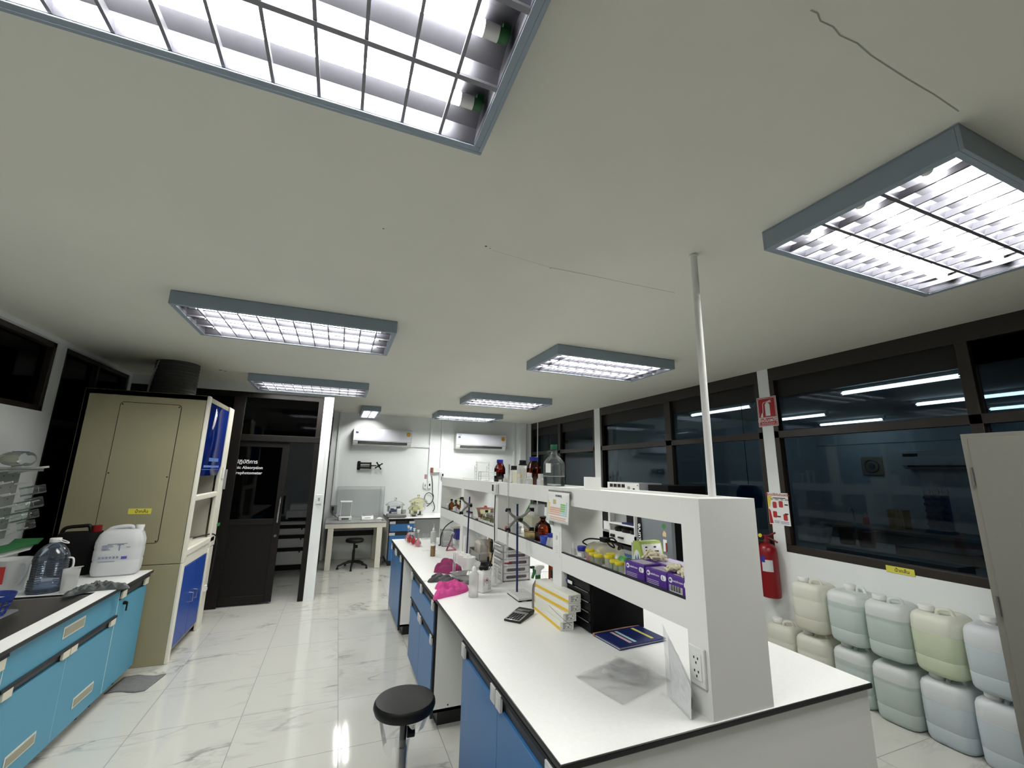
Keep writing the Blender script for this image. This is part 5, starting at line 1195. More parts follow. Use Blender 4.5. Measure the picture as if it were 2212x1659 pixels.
# balance table
bt = thing('balance_table', 'heavy grey-topped balance table with square white legs at the back wall', 'table', (.37, 8.42, 0))
obj('top', MB().box(-.5, .5, -.4, .51, .735, .757), mat('granite_grey_top', (150, 152, 150), .25, var=.08, vscale=80), bt, bevel=.003)
obj('apron', MB().box(-.495, .495, -.39, .5, .66, .735), CREAM, bt, bevel=.003)
for x in (-.40, .39):
    for y in (-.35, .42): obj('leg', MB().box(x - .045, x + .045, y - .045, y + .045, 0, .66), CREAM, bt, bevel=.004)
obj('rear_rail', MB().box(-.36, .35, .30, .33, .44, .53), BLK, bt)
def stool(label, x, y, zs, R, rz=0, bag=False):
    r = thing('lab_stool', label, 'stool', (x, y, 0), rz, 'round black swivel stools')
    obj('seat', MB().lathe([(R * .82, zs - .058), (R * .95, zs - .05), (R, zs - .03), (R * .985, zs - .014), (R * .93, zs - .003), (R * .8, zs), (0, zs + .001)], 40), mat('black_vinyl', (15, 15, 16), .45, spec=.3), r)
    obj('pole', MB().cyl((0, 0, .12), (0, 0, zs - .058), .0165, n=18), BLK, r)
    obj('lower_tube', MB().cyl((0, 0, .1), (0, 0, zs * .62), .022, n=18), BLK if not bag else STEELD, r)
    obj('height_knob', MB().cyl((.02, -.0, zs * .72), (.055, -.012, zs * .72), .026, n=8), BLK, r, bevel=.003)
    for k in range(5):
        a = k * 2 * PI / 5 + .3
        lg = obj('foot_arm', MB().tube([(0, 0, .11), (.15 * math.cos(a), .15 * math.sin(a), .085), (.25 * math.cos(a), .25 * math.sin(a), .045)], [.022, .018, .014], 8), BLK, r)
        obj('foot_glide', MB().lathe([(.016, 0), (.02, .006), (.014, .035)], 12, (.245 * math.cos(a), .245 * math.sin(a), 0)), BLK, lg)
    if bag:
        for a0, a1, dz, s in ((2.4, 4.3, .15, 1), (5.4, 6.6, .10, 2), (4.5, 5.3, .05, 3)):
            g = MB().grid(lambda u, v: ((R * .80 - .035 * v + .012 * math.sin(u * 17 + s)) * math.cos(a0 + (a1 - a0) * (u + .12 * v * (.5 - u))), (R * .80 - .03 * v + .012 * math.cos(u * 13 + s)) * math.sin(a0 + (a1 - a0) * u), zs - .055 - v * dz * (.55 + .45 * math.sin(PI * u) + .12 * math.sin(u * 14))), 30, 10)
            obj('plastic_wrap', g, FILM, r)
        obj('pole_wrap', MB().shell([(.028, .0 + .1), (.03, .2), (.027, .3), (.036, .385)], 16), FILM, r)
    return r
stool('black swivel stool in the foreground aisle with torn plastic wrap under its seat', .408, 2.375, .55, .149, .3, True)
stool('black swivel stool tucked under the balance table at the back', .37, 8.12, .475, .15, .5)
ba = thing('analytical_balance', 'analytical balance with a tall glass draft shield on the balance table', 'balance', (.185, 8.42, .7574))
obj('base', MB().box(-.11, .105, -.16, .15, 0, .07), WPL, ba, bevel=.012)
obj('display', MB().add([(-.06, -.1625, .022), (.06, -.1625, .022), (.06, -.155, .06), (-.06, -.155, .06)], [(0, 1, 2, 3)]), mat('slate_display', (74, 80, 86), .3), ba, solid=.004)
mb = MB()
for x in (-.085, .085):
    for y in (-.09, .12): mb.box(x - .006, x + .006, y - .006, y + .006, .07, .31)
mb.box(-.1, .1, -.1, .13, .305, .322)
obj('shield_frame', mb, WPL, ba, bevel=.002)
obj('shield_glass', MB().box(-.08, .08, -.092, -.09, .07, .305).box(-.087, -.085, -.085, .115, .07, .305).box(.085, .087, -.085, .115, .07, .305), CLEARP, ba, flat=True)
b2 = thing('top_pan_balance', 'flat top-pan balance with a silver pan on the balance table', 'balance', (.56, 8.38, .7574))
obj('base', MB().prism([(-.14, 0), (.13, 0), (.13, .07), (-.06, .07), (-.14, .03)], 'x', -.1, .1), WPL, b2, bevel=.006)
obj('pan', MB().box(-.085, .085, -.05, .12, .074, .082).cyl((0, .03, .07), (0, .03, .075), .03), STEEL, b2, bevel=.003)
obj('display', MB().box(-.05, .05, -.125, -.1, .03, .045), LCD, b2)
sh_ = thing('acrylic_shield', 'large clear acrylic draft shield standing against the back wall', 'shield', (.45, 8.80, .7574))
obj('panel', MB().box(-.43, .43, .1, .105, .0, .56), clear('acrylic_sheet', (250, 251, 251), .35, haze=.03), sh_, flat=True)
obj('side', MB().box(-.43, -.425, -.05, .1, .0, .56).box(.345, .35, -.02, .1, 0, .56), MATS['acrylic_sheet'], sh_, flat=True)
obj('edge_line', MB().box(-.43, .43, .098, .107, .557, .562).box(.426, .431, .098, .107, 0, .56).box(-.431, -.426, .098, .107, 0, .56), GPL, sh_)
tag(obj('crumpled_tissue', MB().loft([(0, .05, .03), (.02, .055, .035), (.04, .02, .02)], 18, 2.4), PAPER, loc=(.77, 8.32, .7576)), 'small white crumpled wipe near the right end of the balance table', 'tissue')
tw = thing('tweezers', 'pair of small dark tweezers lying on the balance table corner', 'tweezers', (.82, 8.2, .7576))
obj('prong', MB().box(-.02, -.014, -.05, .05, 0, .008), BLK, tw); obj('prong', MB().box(.004, .01, -.05, .05, 0, .008), BLK, tw)
ws = thing('wall_outlet', 'grey wall outlet box with a black plug left of the balances', 'outlet', (-.005, YB, .905))
obj('box', MB().box(-.06, .05, -.05, 0, -.07, .07), GPL, ws, bevel=.004)
obj('plug', MB().box(-.045, -.01, -.085, -.05, -.02, .045), BLK, ws, bevel=.004)
obj('plug_cord', MB().tube(spline([(-.028, -.075, -.02), (-.03, -.09, -.09), (.0, -.12, -.1), (.05, -.2, -.13), (.1, -.36, -.138)], 5, False), .005, 7), BLK, ws)
# back counter with blue drawer cabinet
worktop('white worktop with black edge along the back wall, holding the desiccators', .90, 2.9, 8.02, 8.935)
bc = thing('drawer_cabinet', 'blue drawer cabinet under the back wall counter, beside the balance table', 'cabinet', (1.14, 8.07, 0))
obj('carcass', MB().box(-.222, -.204, 0.022, .85, .09, .777).box(.204, .222, .022, .85, .09, .777).box(-.222, .222, .838, .85, .09, .777), LAM, bc)
obj('front_edge', MB().box(-.224, -.2, .0, .022, .06, .777), EDGE, bc)
obj('plinth', MB().box(-.2, .2, .05, .82, 0, .09), EDGE, bc)
for z0, z1 in ((.575, .70), (.09, .505)):
    f = obj('drawer_front', MB().box(-.2, .22, 0, .018, z0, z1), BLUE, bc, bevel=.001)
    obj('handle_channel', MB().box(-.2, .22, .008, .02, z1, z1 + .06), EDGE, f)
    for x in (-.16, .18): obj('label_holder', MB().box(x - .05, x + .05, -.006, .008, z1 + .004, z1 + .05), CLIP, f, bevel=.002)
DES = clear('desiccator_glass', (247, 249, 250), .9, haze=.08)
BEAD = mat('navy_beads', (34, 38, 66), .8, var=.3, vscale=90)
def desicc(label, x, y, R, s, g, bead=True):
    r = thing('desiccator', label, 'desiccator', (x, y, WZ + .0004), 0, 'glass desiccators on the back counter')
    obj('bowl', MB().shell([(R * .55, 0), (R * .62, .01), (R * .62, s * .3), (R * .88, s * .42), (R * .9, s * .95), (R * 1.06, s)], 36), g, r)
    obj('lid', MB().shell([(R * 1.08, s), (R * 1.08, s + .012), (R * .8, s + .05), (R * .45, s + .075), (R * .12, s + .085), (R * .09, s + .1), (R * .16, s + .12), (R * .1, s + .14), (.0, s + .143)], 36), g, r)
    if bead: obj('silica_beads', MB().lathe([(R * .5, .004), (R * .58, .012), (R * .58, s * .3), (.0, s * .32)], 28), BEAD, r)
    return r
d1 = desicc('large clear desiccator with blue contents, left one on the back counter', 1.06, 8.55, .165, .19, DES, False)
mb = MB()
for k, (x, y, z) in enumerate(((-.08, -.05, .03), (.0, -.06, .05), (.07, -.04, .03), (.06, .02, .09), (-.05, .02, .06), (.1, -.03, .1))): mb.box(x - .03, x + .03, y - .02, y + .02, z, z + .07)
obj('blue_contents', mb, mat('ink_blue_packs', (44, 58, 98), .6, var=.3, vscale=30), d1)
desicc('tall yellowish desiccator with domed lid at the right of the back counter', 1.50, 8.60, .165, .24, GLASSY)
desicc('small yellowish desiccator in front of the tall domed one', 1.385, 8.33, .105, .13, GLASSY)
hp = thing('hotplate', 'flat steel hotplate in front of the large clear desiccator', 'hotplate', (1.05, 8.24, WZ + .0004))
obj('base', MB().box(-.17, .17, -.12, .12, .01, .05), STEELD, hp, bevel=.006)
obj('plate', MB().box(-.16, .16, -.11, .11, .05, .062), STEEL, hp, bevel=.002)
obj('foot', MB().cyl((-.14, -.09, 0), (-.14, -.09, .01), .012).cyl((.14, -.09, 0), (.14, -.09, .01), .012).cyl((-.14, .09, 0), (-.14, .09, .01), .012).cyl((.14, .09, 0), (.14, .09, .01), .012), BLK, hp)
tb_ = thing('timer_block', 'bright white block standing on the steel hotplate', 'block', (1.09, 8.20, WZ + .063))
obj('block', MB().box(-.035, .035, -.03, .03, 0, .09), WPL, tb_, bevel=.003)
tag(obj('steel_cup', MB().shell([(.0, .001), (.045, .001), (.05, .06), (.052, .062)], 22), STEEL, loc=(1.18, 8.28, WZ + .063)), 'small steel cup beside the white block on the hotplate', 'cup')

# ------------------------------------------------------------------ right side: appliances beyond the bench
rc = thing('wall_counter', 'low counter with blue drawers and dark top beyond the reagent shelf', 'counter', (0, 0, 0))
obj('cabinet', MB().box(3.33, 4.02, 4.27, 5.9, 0, .76), LAM, rc)
obj('drawer_front', MB().box(3.31, 3.33, 4.28, 5.05, .5, .7), BLUE, rc); obj('drawer_front', MB().box(3.31, 3.33, 5.06, 5.88, .5, .7), BLUE, rc)
obj('counter_top', MB().box(3.28, 4.02, 4.25, 5.92, .76, .8), EDGE, rc)
oc_ = thing('open_cabinet', 'white open-front cabinet with dark objects on its shelves, left of the grey fridge', 'cabinet', (3.30, 4.63, .8006))
obj('shell', MB().box(0, .6, -.335, -.32, 0, .66).box(0, .6, .31, .335, 0, .66).box(.58, .6, -.335, .335, 0, .66).box(0, .6, -.335, .335, .645, .66).box(0, .6, -.335, .335, 0, .02).box(0, .02, -.335, .335, 0, .125).box(0, .02, .185, .335, .0, .66).box(0, .02, .335, .5, 0, .66), WPL, oc_)
obj('shelf', MB().box(0, .58, -.32, .185, .125, .14), WPL, oc_); obj('shelf', MB().box(0, .58, -.32, .185, .225, .24), WPL, oc_)
obj('dark_window', MB().box(-.003, 0, .2, .31, .245, .37), BLK, oc_)
obj('grey_panel', MB().box(.1, .12, -.05, .185, .24, .645), GPL, oc_); obj('black_panel', MB().box(.1, .12, -.32, -.05, .26, .645), BLK, oc_)
obj('note_strip', MB().box(-.002, 0, .19, .33, .11, .14), GPL, oc_)
for i, (y, z, w) in enumerate(((.06, .1405, .05), (-.1, .1405, .08), (-.25, .1405, .05))):
    tag(obj('black_gadget', MB().loft([(0, .05, w), (.04, .055, w + .005), (.055, .02, w * .7)], 18, 3), BLK, loc=(3.37, 4.63 + y, .8006 + z)), ['black gadget at the far end of the open cabinet shelf', 'black gadget in the middle of the open cabinet shelf', 'black gadget nearest the fridge on the open cabinet shelf'][i], 'gadget')
tag(obj('navy_book', MB().box(-.05, .06, -.13, .12, 0, .02), NAVY, loc=(3.37, 4.45, 1.0412)), 'flat navy book on the upper shelf of the open cabinet', 'book')
for lb_, y, w in (('thick black knob block on the front of the open cabinet', 4.73, .04), ('flat black strip on the front of the open cabinet', 4.56, .05)):
    tag(obj('knob_block', MB().box(3.275, 3.2995, y - w, y + w, .87, .905 if w < .045 else .89), BLK, bevel=.006), lb_, 'handle')
ib = thing('instrument_box', 'white instrument box with four dark square windows on top of the open cabinet', 'instrument', (3.30, 4.515, 1.461))
obj('case', MB().box(0.01, .34, -.325, .31, .0, .082), GPL, ib, bevel=.002)
obj('front_panel', MB().box(.0, .01, -.325, .31, .0, .082), WPL, ib, bevel=.002)
for k in range(4): obj('window', MB().box(-.003, .001, .19 - k * .083, .255 - k * .083, .022, .062), mat('maroon_black', (40, 24, 24), .25), ib)
obj('knob', MB().cyl((-.012, -.14, .021), (.0, -.14, .021), .02, n=18), GPL, ib)
obj('switch', MB().box(-.006, .0, -.25, -.22, .004, .02), BLK, ib); obj('lamp', MB().box(-.003, 0, -.31, -.3, .05, .062), BLK, ib)
fr_ = thing('fridge', 'silver-grey fridge with a black curved handle strip and stickers on its door', 'fridge', (3.30, 3.96, 0))
obj('cabinet', MB().box(.05, .68, -.262, .262, .03, 1.44), BLKM, fr_, bevel=.004)
dr = obj('door', MB().prism([(.05, -.268), (0.012, -.262), (-.008, -.2), (-.012, 0), (-.008, .2), (.012, .262), (.05, .268)], 'z', .06, 1.44), mat('silver_door', (132, 138, 144), .35, metal=.3), fr_)
obj('base_foot', MB().box(.06, .66, -.25, .25, 0, .03), BLK, fr_)
obj('handle_strip', MB().prism([(.19, .62), (.258, .62), (.258, 1.2), (.24, 1.195), (.205, 1.15), (.19, 1.06)][::-1], 'x', -.02, -.004), BLK, dr, bevel=.002)
vt = Matrix(((0, 0, -1), (0, 1, 0), (1, 0, 0)))
text('curve', .085, INKW, Vector((-.0206, .205, .90)), Matrix(((0, 0, -1), (0, 1, 0), (1, 0, 0))) , dr, 'lettering', bold=.001)
obj('round_sticker', MB().cyl((-.0105, -.17, 1.105), (-.0085, -.17, 1.105), .028, n=24), mat('sticker_green', (60, 130, 66), .5), dr)
obj('paper_sticker', MB().prism([(-.20, 1.0), (-.15, 1.0), (-.145, 1.025), (-.17, 1.06), (-.2, 1.04)], 'x', -.0105, -.0085), mat('cream_sticker', (216, 190, 150), .5), dr)
obj('paper_sticker', MB().box(-.0105, -.0085, -.205, -.15, .85, .97), PAPER, dr); obj('red_sticker', MB().box(-.011, -.0086, -.205, -.185, .85, .94), mat('sticker_maroon', (140, 40, 48), .5), dr)
tag(obj('black_box', MB().box(3.36, 3.9, 3.77, 4.1, 1.4405, 1.53), BLKM, bevel=.004), 'matte black box on top of the silver-grey fridge', 'box')
so = thing('socket_block', 'white socket block standing on the rear edge of the near shelf bay', 'outlet', (1.57, 2.02, S_))
obj('block', MB().box(-.012, .012, -.045, .045, 0, .11), WPL, so, bevel=.003); obj('screw', MB().cyl((-.0135, 0, .05), (-.012, 0, .05), .004, n=8), BLK, so)
# locker
lk = thing('metal_locker', 'tall grey metal locker cut off by the right picture edge', 'locker', (3.41, .77, 0))
obj('body', MB().box(.004, .60, -.575, .577, .05, 1.915), LOCK, lk, bevel=.003)
obj('plinth', MB().box(.02, .58, -.56, .56, 0, .05), LOCK, lk)
for s in (-1, 1):
    ya, yb = (-.56, -.004) if s < 0 else (.004, .542)
    d = obj('door', MB().box(-.012, .004, ya, yb, .08, 1.89), LOCK, lk, bevel=.003)
    for z in (1.67, .98, .3): obj('hinge', MB().cyl((-.012, yb + .008 if s > 0 else ya - .006, z - .05), (-.012, yb + .008 if s > 0 else ya - .006, z + .05), .006, n=10), STEELD, d)
    obj('handle', MB().box(-.03, -.012, ya + .05 if s > 0 else yb - .09, ya + .07 if s > 0 else yb - .07, .95, 1.1), STEEL, d, bevel=.003)
# jerry cans
JC = [mat('can_' + n, c, .5, sss=.0) for n, c in (('cream', (206, 204, 192)), ('pale', (196, 202, 200)), ('aqua', (186, 196, 194)), ('sage', (194, 200, 180)), ('ice', (186, 194, 200)))]
LIQ = {}
def can_mat(name, rgb, liq, zf):
    """translucent can whose lower part shows the liquid level inside (object space height)"""
    m = D.materials.new(name); m.use_nodes = True; nt = m.node_tree; b = nt.nodes['Principled BSDF']; o = nt.nodes['Material Output']
    tc = nt.nodes.new('ShaderNodeTexCoord'); s = nt.nodes.new('ShaderNodeSeparateXYZ'); nt.links.new(tc.outputs['Object'], s.inputs[0])
    lt = nt.nodes.new('ShaderNodeMath'); lt.operation = 'LESS_THAN'; lt.inputs[1].default_value = zf; nt.links.new(s.outputs[2], lt.inputs[0])
    mx = nt.nodes.new('ShaderNodeMix'); mx.data_type = 'RGBA'; mx.inputs[6].default_value = lin(rgb) + (1,); mx.inputs[7].default_value = lin(liq) + (1,)
    nt.links.new(lt.outputs[0], mx.inputs[0]); nt.links.new(mx.outputs[2], b.inputs['Base Color']); b.inputs['Roughness'].default_value = .42
    t = nt.nodes.new('ShaderNodeBsdfTranslucent'); nt.links.new(mx.outputs[2], t.inputs[0])
    ms = nt.nodes.new('ShaderNodeMixShader'); ms.inputs[0].default_value = .3
    nt.links.new(b.outputs[0], ms.inputs[1]); nt.links.new(t.outputs[0], ms.inputs[2]); nt.links.new(ms.outputs[0], o.inputs[0])
    return m
CM = {k: can_mat('can_' + k, *v) for k, v in {
    'creamy': ((236, 236, 226), (222, 221, 208), .10), 'pale': ((234, 238, 238), (210, 222, 220), .29), 'aqua': ((232, 236, 236), (204, 217, 212), .27),
    'sage': ((236, 238, 226), (214, 223, 198), .25), 'ice': ((232, 236, 240), (208, 219, 226), .25)}.items()}
def jerry(label, x, y, z, m, rz=0.0, H_=.375, hx=.15, hy=.13, capside=1, cat='jerry can', grp='white water cans stacked along the right wall'):
    r = thing('jerry_can', label, cat, (x, y, z), rz, grp)
    secs = [(0, hx * .82, hy * .8), (.012, hx * .93, hy * .92), (.03, hx * .97, hy * .965), (H_ * .255, hx * .985, hy * .985), (H_ * .272, hx * .966, hy * .964), (H_ * .289, hx * .985, hy * .985),
            (H_ * .45, hx * .993, hy * .993), (H_ * .645, hx, hy), (H_ * .665, hx * .984, hy * .983), (H_ * .685, hx, hy), (H_ * .86, hx * .985, hy * .98), (H_ * .93, hx * .93, hy * .91), (H_ * .975, hx * .80, hy * .76), (H_ * .985, hx * .62, hy * .56), (H_ * .965, hx * .50, hy * .42), (H_ * .955, hx * .3, hy * .2)]
    obj('body', MB().loft(secs, 44, 4.2), CM[m], r)
    cx_ = -hx * .36 * capside; cyy = hy * .34
    obj('cap', MB().lathe([(.034, H_ * .94), (.034, H_ * 1.0), (.041, H_ * 1.0), (.041, H_ + .026), (.038, H_ + .031), (.0, H_ + .031)], 28, (cx_, cyy, 0)), WPL, r)
    obj('handle', MB().tube(spline([(cx_, cyy - .052, H_ * .955), (cx_, cyy - .058, H_ + .008), (cx_ * .9, cyy - .08, H_ + .021), (cx_ * .6, cyy - .115, H_ + .020), (cx_ * .5, cyy - .13, H_ * .965)], 5, False), .012, 10), CM[m], r)
    return r
yc = [2.61, 2.325, 2.055, 1.785, 1.515]; top_m = ['creamy', 'pale', 'aqua', 'sage', 'ice']; low_m = ['creamy', 'pale', 'aqua', 'ice', 'ice']
WJ = ['cream can, top of the stack nearest the fire extinguisher', 'pale bluish can on top, second stack from the fire extinguisher', 'greenish-grey can on top in the middle stack, white cap in front', 'yellowish-green can on top, second stack from the locker', 'bluish can on top, stack right beside the grey locker']
WL_ = ['cream can at the bottom of the stack nearest the fire extinguisher', 'pale can at the bottom, second stack from the fire extinguisher', 'greenish can at the bottom of the middle stack', 'bluish can at the bottom, second stack from the locker', 'bluish can at the bottom of the stack beside the grey locker']
for i, y in enumerate(yc):
    jerry(WL_[i], 3.83 + .02 * (i % 2), y + .01, .0004, low_m[i], .03 * (-1) ** i + (PI if i in (2,) else 0), capside=1)
    jerry(WJ[i], 3.82 + .015 * (i % 2), y, .4105, top_m[i], .05 * (-1) ** i, capside=-1 if i in (1, 4) else 1)
jerry('single low can under the fire extinguisher, with no can on top', 3.84, 2.905, .0004, 'creamy', .05)
# fire extinguisher, signs
fe = thing('fire_extinguisher', 'red fire extinguisher hanging on the white window pillar', 'fire extinguisher', (3.935, 3.10, .53))
obj('cylinder', MB().lathe([(.078, 0), (.084, .006), (.085, .02), (.085, .4), (.08, .44), (.06, .468), (.03, .482)], 32), RED, fe)
obj('valve', MB().lathe([(.028, .48), (.028, .51), (.02, .52), (.02, .55)], 18), mat('dark_red', (110, 24, 30), .4), fe)
obj('lever', MB().tube([(0, .03, .55), (0, -.03, .555), (0, -.10, .59)], .009, 8).tube([(0, .03, .535), (0, -.04, .535), (0, -.115, .505)], .009, 8), MATS['dark_red'], fe)
obj('gauge', MB().cyl((-.03, .04, .55), (-.02, .04, .55), .018, n=16), mat('gauge_yellow', (214, 200, 60), .4), fe)
obj('hose', MB().tube(spline([(0, .03, .54), (-.02, .09, .52), (-.03, .1, .4), (-.03, .1, .1)], 5, False), .012, 8), BLK, fe)
lb_ = MB()
for z in (.235, .34): lb_.v += [(.0862 * math.cos(PI + .0 + 1.1 * i / 12), .0862 * math.sin(PI + 1.1 * i / 12), z) for i in range(13)]
lb_.f = [(i, i + 1, 14 + i, 13 + i) for i in range(12)]
obj('white_label', lb_, mat('silver_label', (196, 200, 202), .5), fe)
lb_ = MB()
for z in (.315, .375): lb_.v += [(.0866 * math.cos(PI - .1 + .45 * i / 6), .0866 * math.sin(PI - .1 + .45 * i / 6), z) for i in range(7)]
lb_.f = [(i, i + 1, 8 + i, 7 + i) for i in range(6)]
obj('blue_badge', lb_, mat('badge_blue', (44, 48, 140), .5), fe)
obj('wall_hook', MB().box(.07, .0945, -.015, .015, .44, .5), BLK, fe)
sg = thing('fire_extinguisher_sign', 'red fire extinguisher sign high on the white window pillar', 'sign', (4.0295, 3.015, 2.30))
SR = mat('sign_red', (166, 34, 44), .45)
obj('board', MB().box(-.004, 0, -.107, .107, -.152, .152), WPL, sg, bevel=.001)
obj('red_field', MB().box(-.0048, -.0038, -.1, .1, -.062, .145).box(-.0048, -.0038, -.1, .1, -.145, -.068), SR, sg, flat=True)
mb = MB().box(-.0055, -.0046, -.094, .094, .135, .1385).box(-.0055, -.0046, -.094, .094, -.060, -.0565).box(-.0055, -.0046, -.094, -.0905, -.138, .1385).box(-.0055, -.0046, .0905, .094, -.138, .1385).box(-.0055, -.0046, -.094, .094, -.138, -.1345)
mb.prism([(.018, -.045), (-.034, -.045), (-.034, .07), (-.024, .085), (-.014, .09), (-.014, .1), (.004, .1), (.004, .09), (.012, .082), (.018, .068)], 'x', -.0055, -.0046)
mb.prism([(.01, .1), (-.05, .118), (-.052, .11), (-.03, .1), (-.055, .098), (-.05, .09), (.004, .094)], 'x', -.0055, -.0046)
mb.tube([(-.005, .008, .1), (-.005, .03, .098), (-.005, .042, .08), (-.005, .045, .0), (-.005, .055, -.02)], .0035, 6)
mb.prism([(.048, -.012), (.06, -.012), (.075, -.05), (.05, -.055)], 'x', -.0055, -.0046)
obj('pictogram', mb, INKW, sg, flat=True)
text('ถังดับเพลิง', .05, INKW, Vector((-.0052, .0, -.105)), LEFTF, sg, 'lettering', bold=.0008, align='CENTER')
text('FIRE EXTINGUISHER', .0165, INKW, Vector((-.0052, .0, -.126)), LEFTF, sg, 'lettering', align='CENTER')
ps = thing('instruction_poster', 'colourful fire extinguisher instruction poster on the window pillar', 'poster', (4.0295, 3.005, 1.34))
obj('sheet', MB().box(-.003, 0, -.107, .107, -.152, .152), PAPER, ps, flat=True)
obj('yellow_corner', MB().prism([(.104, .12), (.06, .12), (.085, .02), (.104, .0)], 'x', -.0036, -.0029), mat('poster_yellow', (226, 206, 70), .5), ps, flat=True)
obj('red_band', MB().prism([(.104, .0), (.085, -.02), (.066, -.14), (.104, -.145)], 'x', -.0036, -.0029), SR, ps, flat=True)
mb = MB()
for y0, z0 in ((.045, .02), (-.02, .03), (.05, -.07), (-.055, -.09)):
    obj('red_figure', MB().prism(rrect(y0 - .03, y0 + .012, z0 - .015, z0 + .045, .01), 'x', -.0036, -.0029), mat('poster_red', (176, 52, 50), .5), ps, flat=True)

mb = MB()
for y0, z0 in ((-.085, .04), (-.0, -.075), (-.08, -.045)): mb.box(-.0036, -.0029, y0 - .015, y0 + .02, z0 - .004, z0 + .008)
mb.box(-.0036, -.0029, -.08, .05, .098, .106)
obj('black_print', mb, INK, ps, flat=True)
mb = MB()
for k in range(4): mb.box(-.0036, -.0029, .0, .055, -.115 - k * .007, -.111 - k * .007); mb.box(-.0036, -.0029, -.095, -.01, -.118 - k * .007, -.114 - k * .007)
obj('blue_print', mb, mat('poster_lilac', (150, 156, 186), .5), ps, flat=True)
text('วิธีการใช้ถังดับเพลิง', .032, SR, Vector((-.0036, 0, .122)), LEFTF, ps, 'lettering', bold=.0006, align='CENTER')
text('ดึง - ปลด - กด - ส่าย', .022, INK, Vector((-.0037, -.02, .082)), LEFTF, ps, 'lettering', bold=.0004, align='CENTER')
yl = thing('shelf_label', 'yellow Thai label stuck under the big window on the right wall', 'label', (XR - .0005, 2.075, .965))
obj('card', MB().box(-.004, 0, -.09, .09, -.024, .024), YEL, yl)
text('น้ำกลั่น', .034, INK, Vector((-.0042, .035, -.012)), LEFTF, yl, 'lettering', bold=.0003)

# ------------------------------------------------------------------ left counter things
WC = thing('jerry_can', 'large white printed jerry can on the sink counter, beside the fume hood', 'jerry can', (-1.565, 4.49, WZ + .0004), .12)
secs = [(0, .125, .07), (.012, .14, .085), (.04, .147, .09), (.104, .148, .091), (.115, .1445, .0875), (.126, .148, .091), (.19, .149, .092), (.203, .146, .089), (.216, .149, .092), (.26, .148, .09), (.31, .132, .082), (.335, .112, .068), (.345, .085, .05)]
obj('body', MB().loft(secs, 44, 4.5), milky('can_white', (224, 226, 228), .4, .25), WC)
obj('cap', MB().lathe([(.026, .325), (.026, .35), (.029, .352), (.029, .372), (.0, .374)], 22, (.10, -.0, 0)), WPL, WC)
obj('handle', MB().tube(spline([(-.1, 0, .325), (-.07, 0, .352), (0, 0, .364), (.05, 0, .36), (.065, 0, .335)], 5, False), .015, 10), milky('can_white', (224, 226, 228)), WC)
PB = mat('print_grey_blue', (130, 136, 160), .6); mb = MB()
for x0, x1, z in ((-.06, .06, .242), (-.09, -.03, .232), (-.09, -.02, .222), (-.09, -.05, .212), (-.09, -.04, .202), (.0, .04, .235), (.055, .08, .215), (-.1, .0, .115)): mb.box(x0, x1, -.0932, -.0915, z - .002, z + .002)
mb.box(.012, .018, -.0932, -.0915, .19, .235)
for k in range(6): mb.box(-.1 + k * .021, -.087 + k * .021, -.0935, -.0915, .135, .15)
obj('grey_print', mb, PB, WC)
obj('blue_print', MB().box(.035, .07, -.0935, -.0915, .128, .147), mat('print_blue', (80, 84, 160), .6), WC)
bk = thing('jerry_can', 'black jerry can with red cap behind the white printed can', 'jerry can', (-1.87, 4.60, WZ + .0004), .1)
obj('body', MB().loft([(0, .12, .085), (.012, .138, .1), (.05, .145, .105), (.24, .146, .105), (.29, .135, .095), (.315, .12, .08)], 40, 5), BLKM, bk)
obj('cap', MB().cyl((.09, 0, .31), (.09, 0, .365), .03, n=20), RED, bk)
obj('handle', MB().tube(spline([(-.12, 0, .30), (-.1, 0, .35), (0, 0, .362), (.04, 0, .36), (.055, 0, .32)], 5, False), .014, 10), BLK, bk)
wbt = thing('water_bottle', 'big clear ribbed water bottle with white cap by the sink', 'bottle', (-1.775, 4.045, WZ + .0004))
pr = [(.085, 0), (.092, .008)]
for k in range(12): z = .02 + k * .015; pr += [(.094, z), (.090, z + .0075)]
pr += [(.094, .21), (.088, .235), (.072, .27), (.048, .30), (.03, .312), (.026, .33)]
obj('body', MB().lathe(pr, 36), clear('water_pet', (232, 238, 246), 1.0, haze=.10, hazergb=(170, 184, 206)), wbt)
obj('water', MB().lathe([(.08, .003), (.087, .01), (.088, .05), (0, .0505)], 30), clear('water_blue', (222, 232, 246), .8, haze=.12, hazergb=(170, 194, 224)), wbt)
obj('cap', MB().lathe(capp(.031, .318, .345), 24), WPL, wbt)
obj('ring_tab', MB().tube([(.052 + .026 * math.cos(a * PI / 7), -.012 + .02 * math.sin(a * PI / 7), .322 - .012 * math.cos(a * PI / 7)) for a in range(14)], .0035, 6, True), WPL, wbt)
obj('side_handle', MB().tube(spline([(.085, .0, .21), (.115, .0, .205), (.12, .0, .15), (.09, 0, .13)], 5, False), .006, 8), WPL, wbt)
obj('paper_label', MB().grid(lambda u, v: (.0955 * math.cos(3.5 + .5 * u), .0955 * math.sin(3.5 + .5 * u), .09 + .1 * v), 6, 1), PAPER, wbt)
mcu = thing('measuring_jug', 'small frosted measuring jug standing before the big water bottle', 'jug', (-1.625, 3.975, WZ + .0004), .35)
obj('body', MB().loft([(0, .036, .03), (.003, .038, .032), (.15, .044, .038)], 24, 5, cap=False), FROST, mcu)
obj('base', MB().loft([(0.001, .036, .03), (.003, .036, .03)], 24, 5), FROST, mcu)
obj('spout', MB().prism([(-.01, .14), (.045, .155), (.055, .16), (-.01, .16)], 'y', -.012, .012), FROST, mcu)
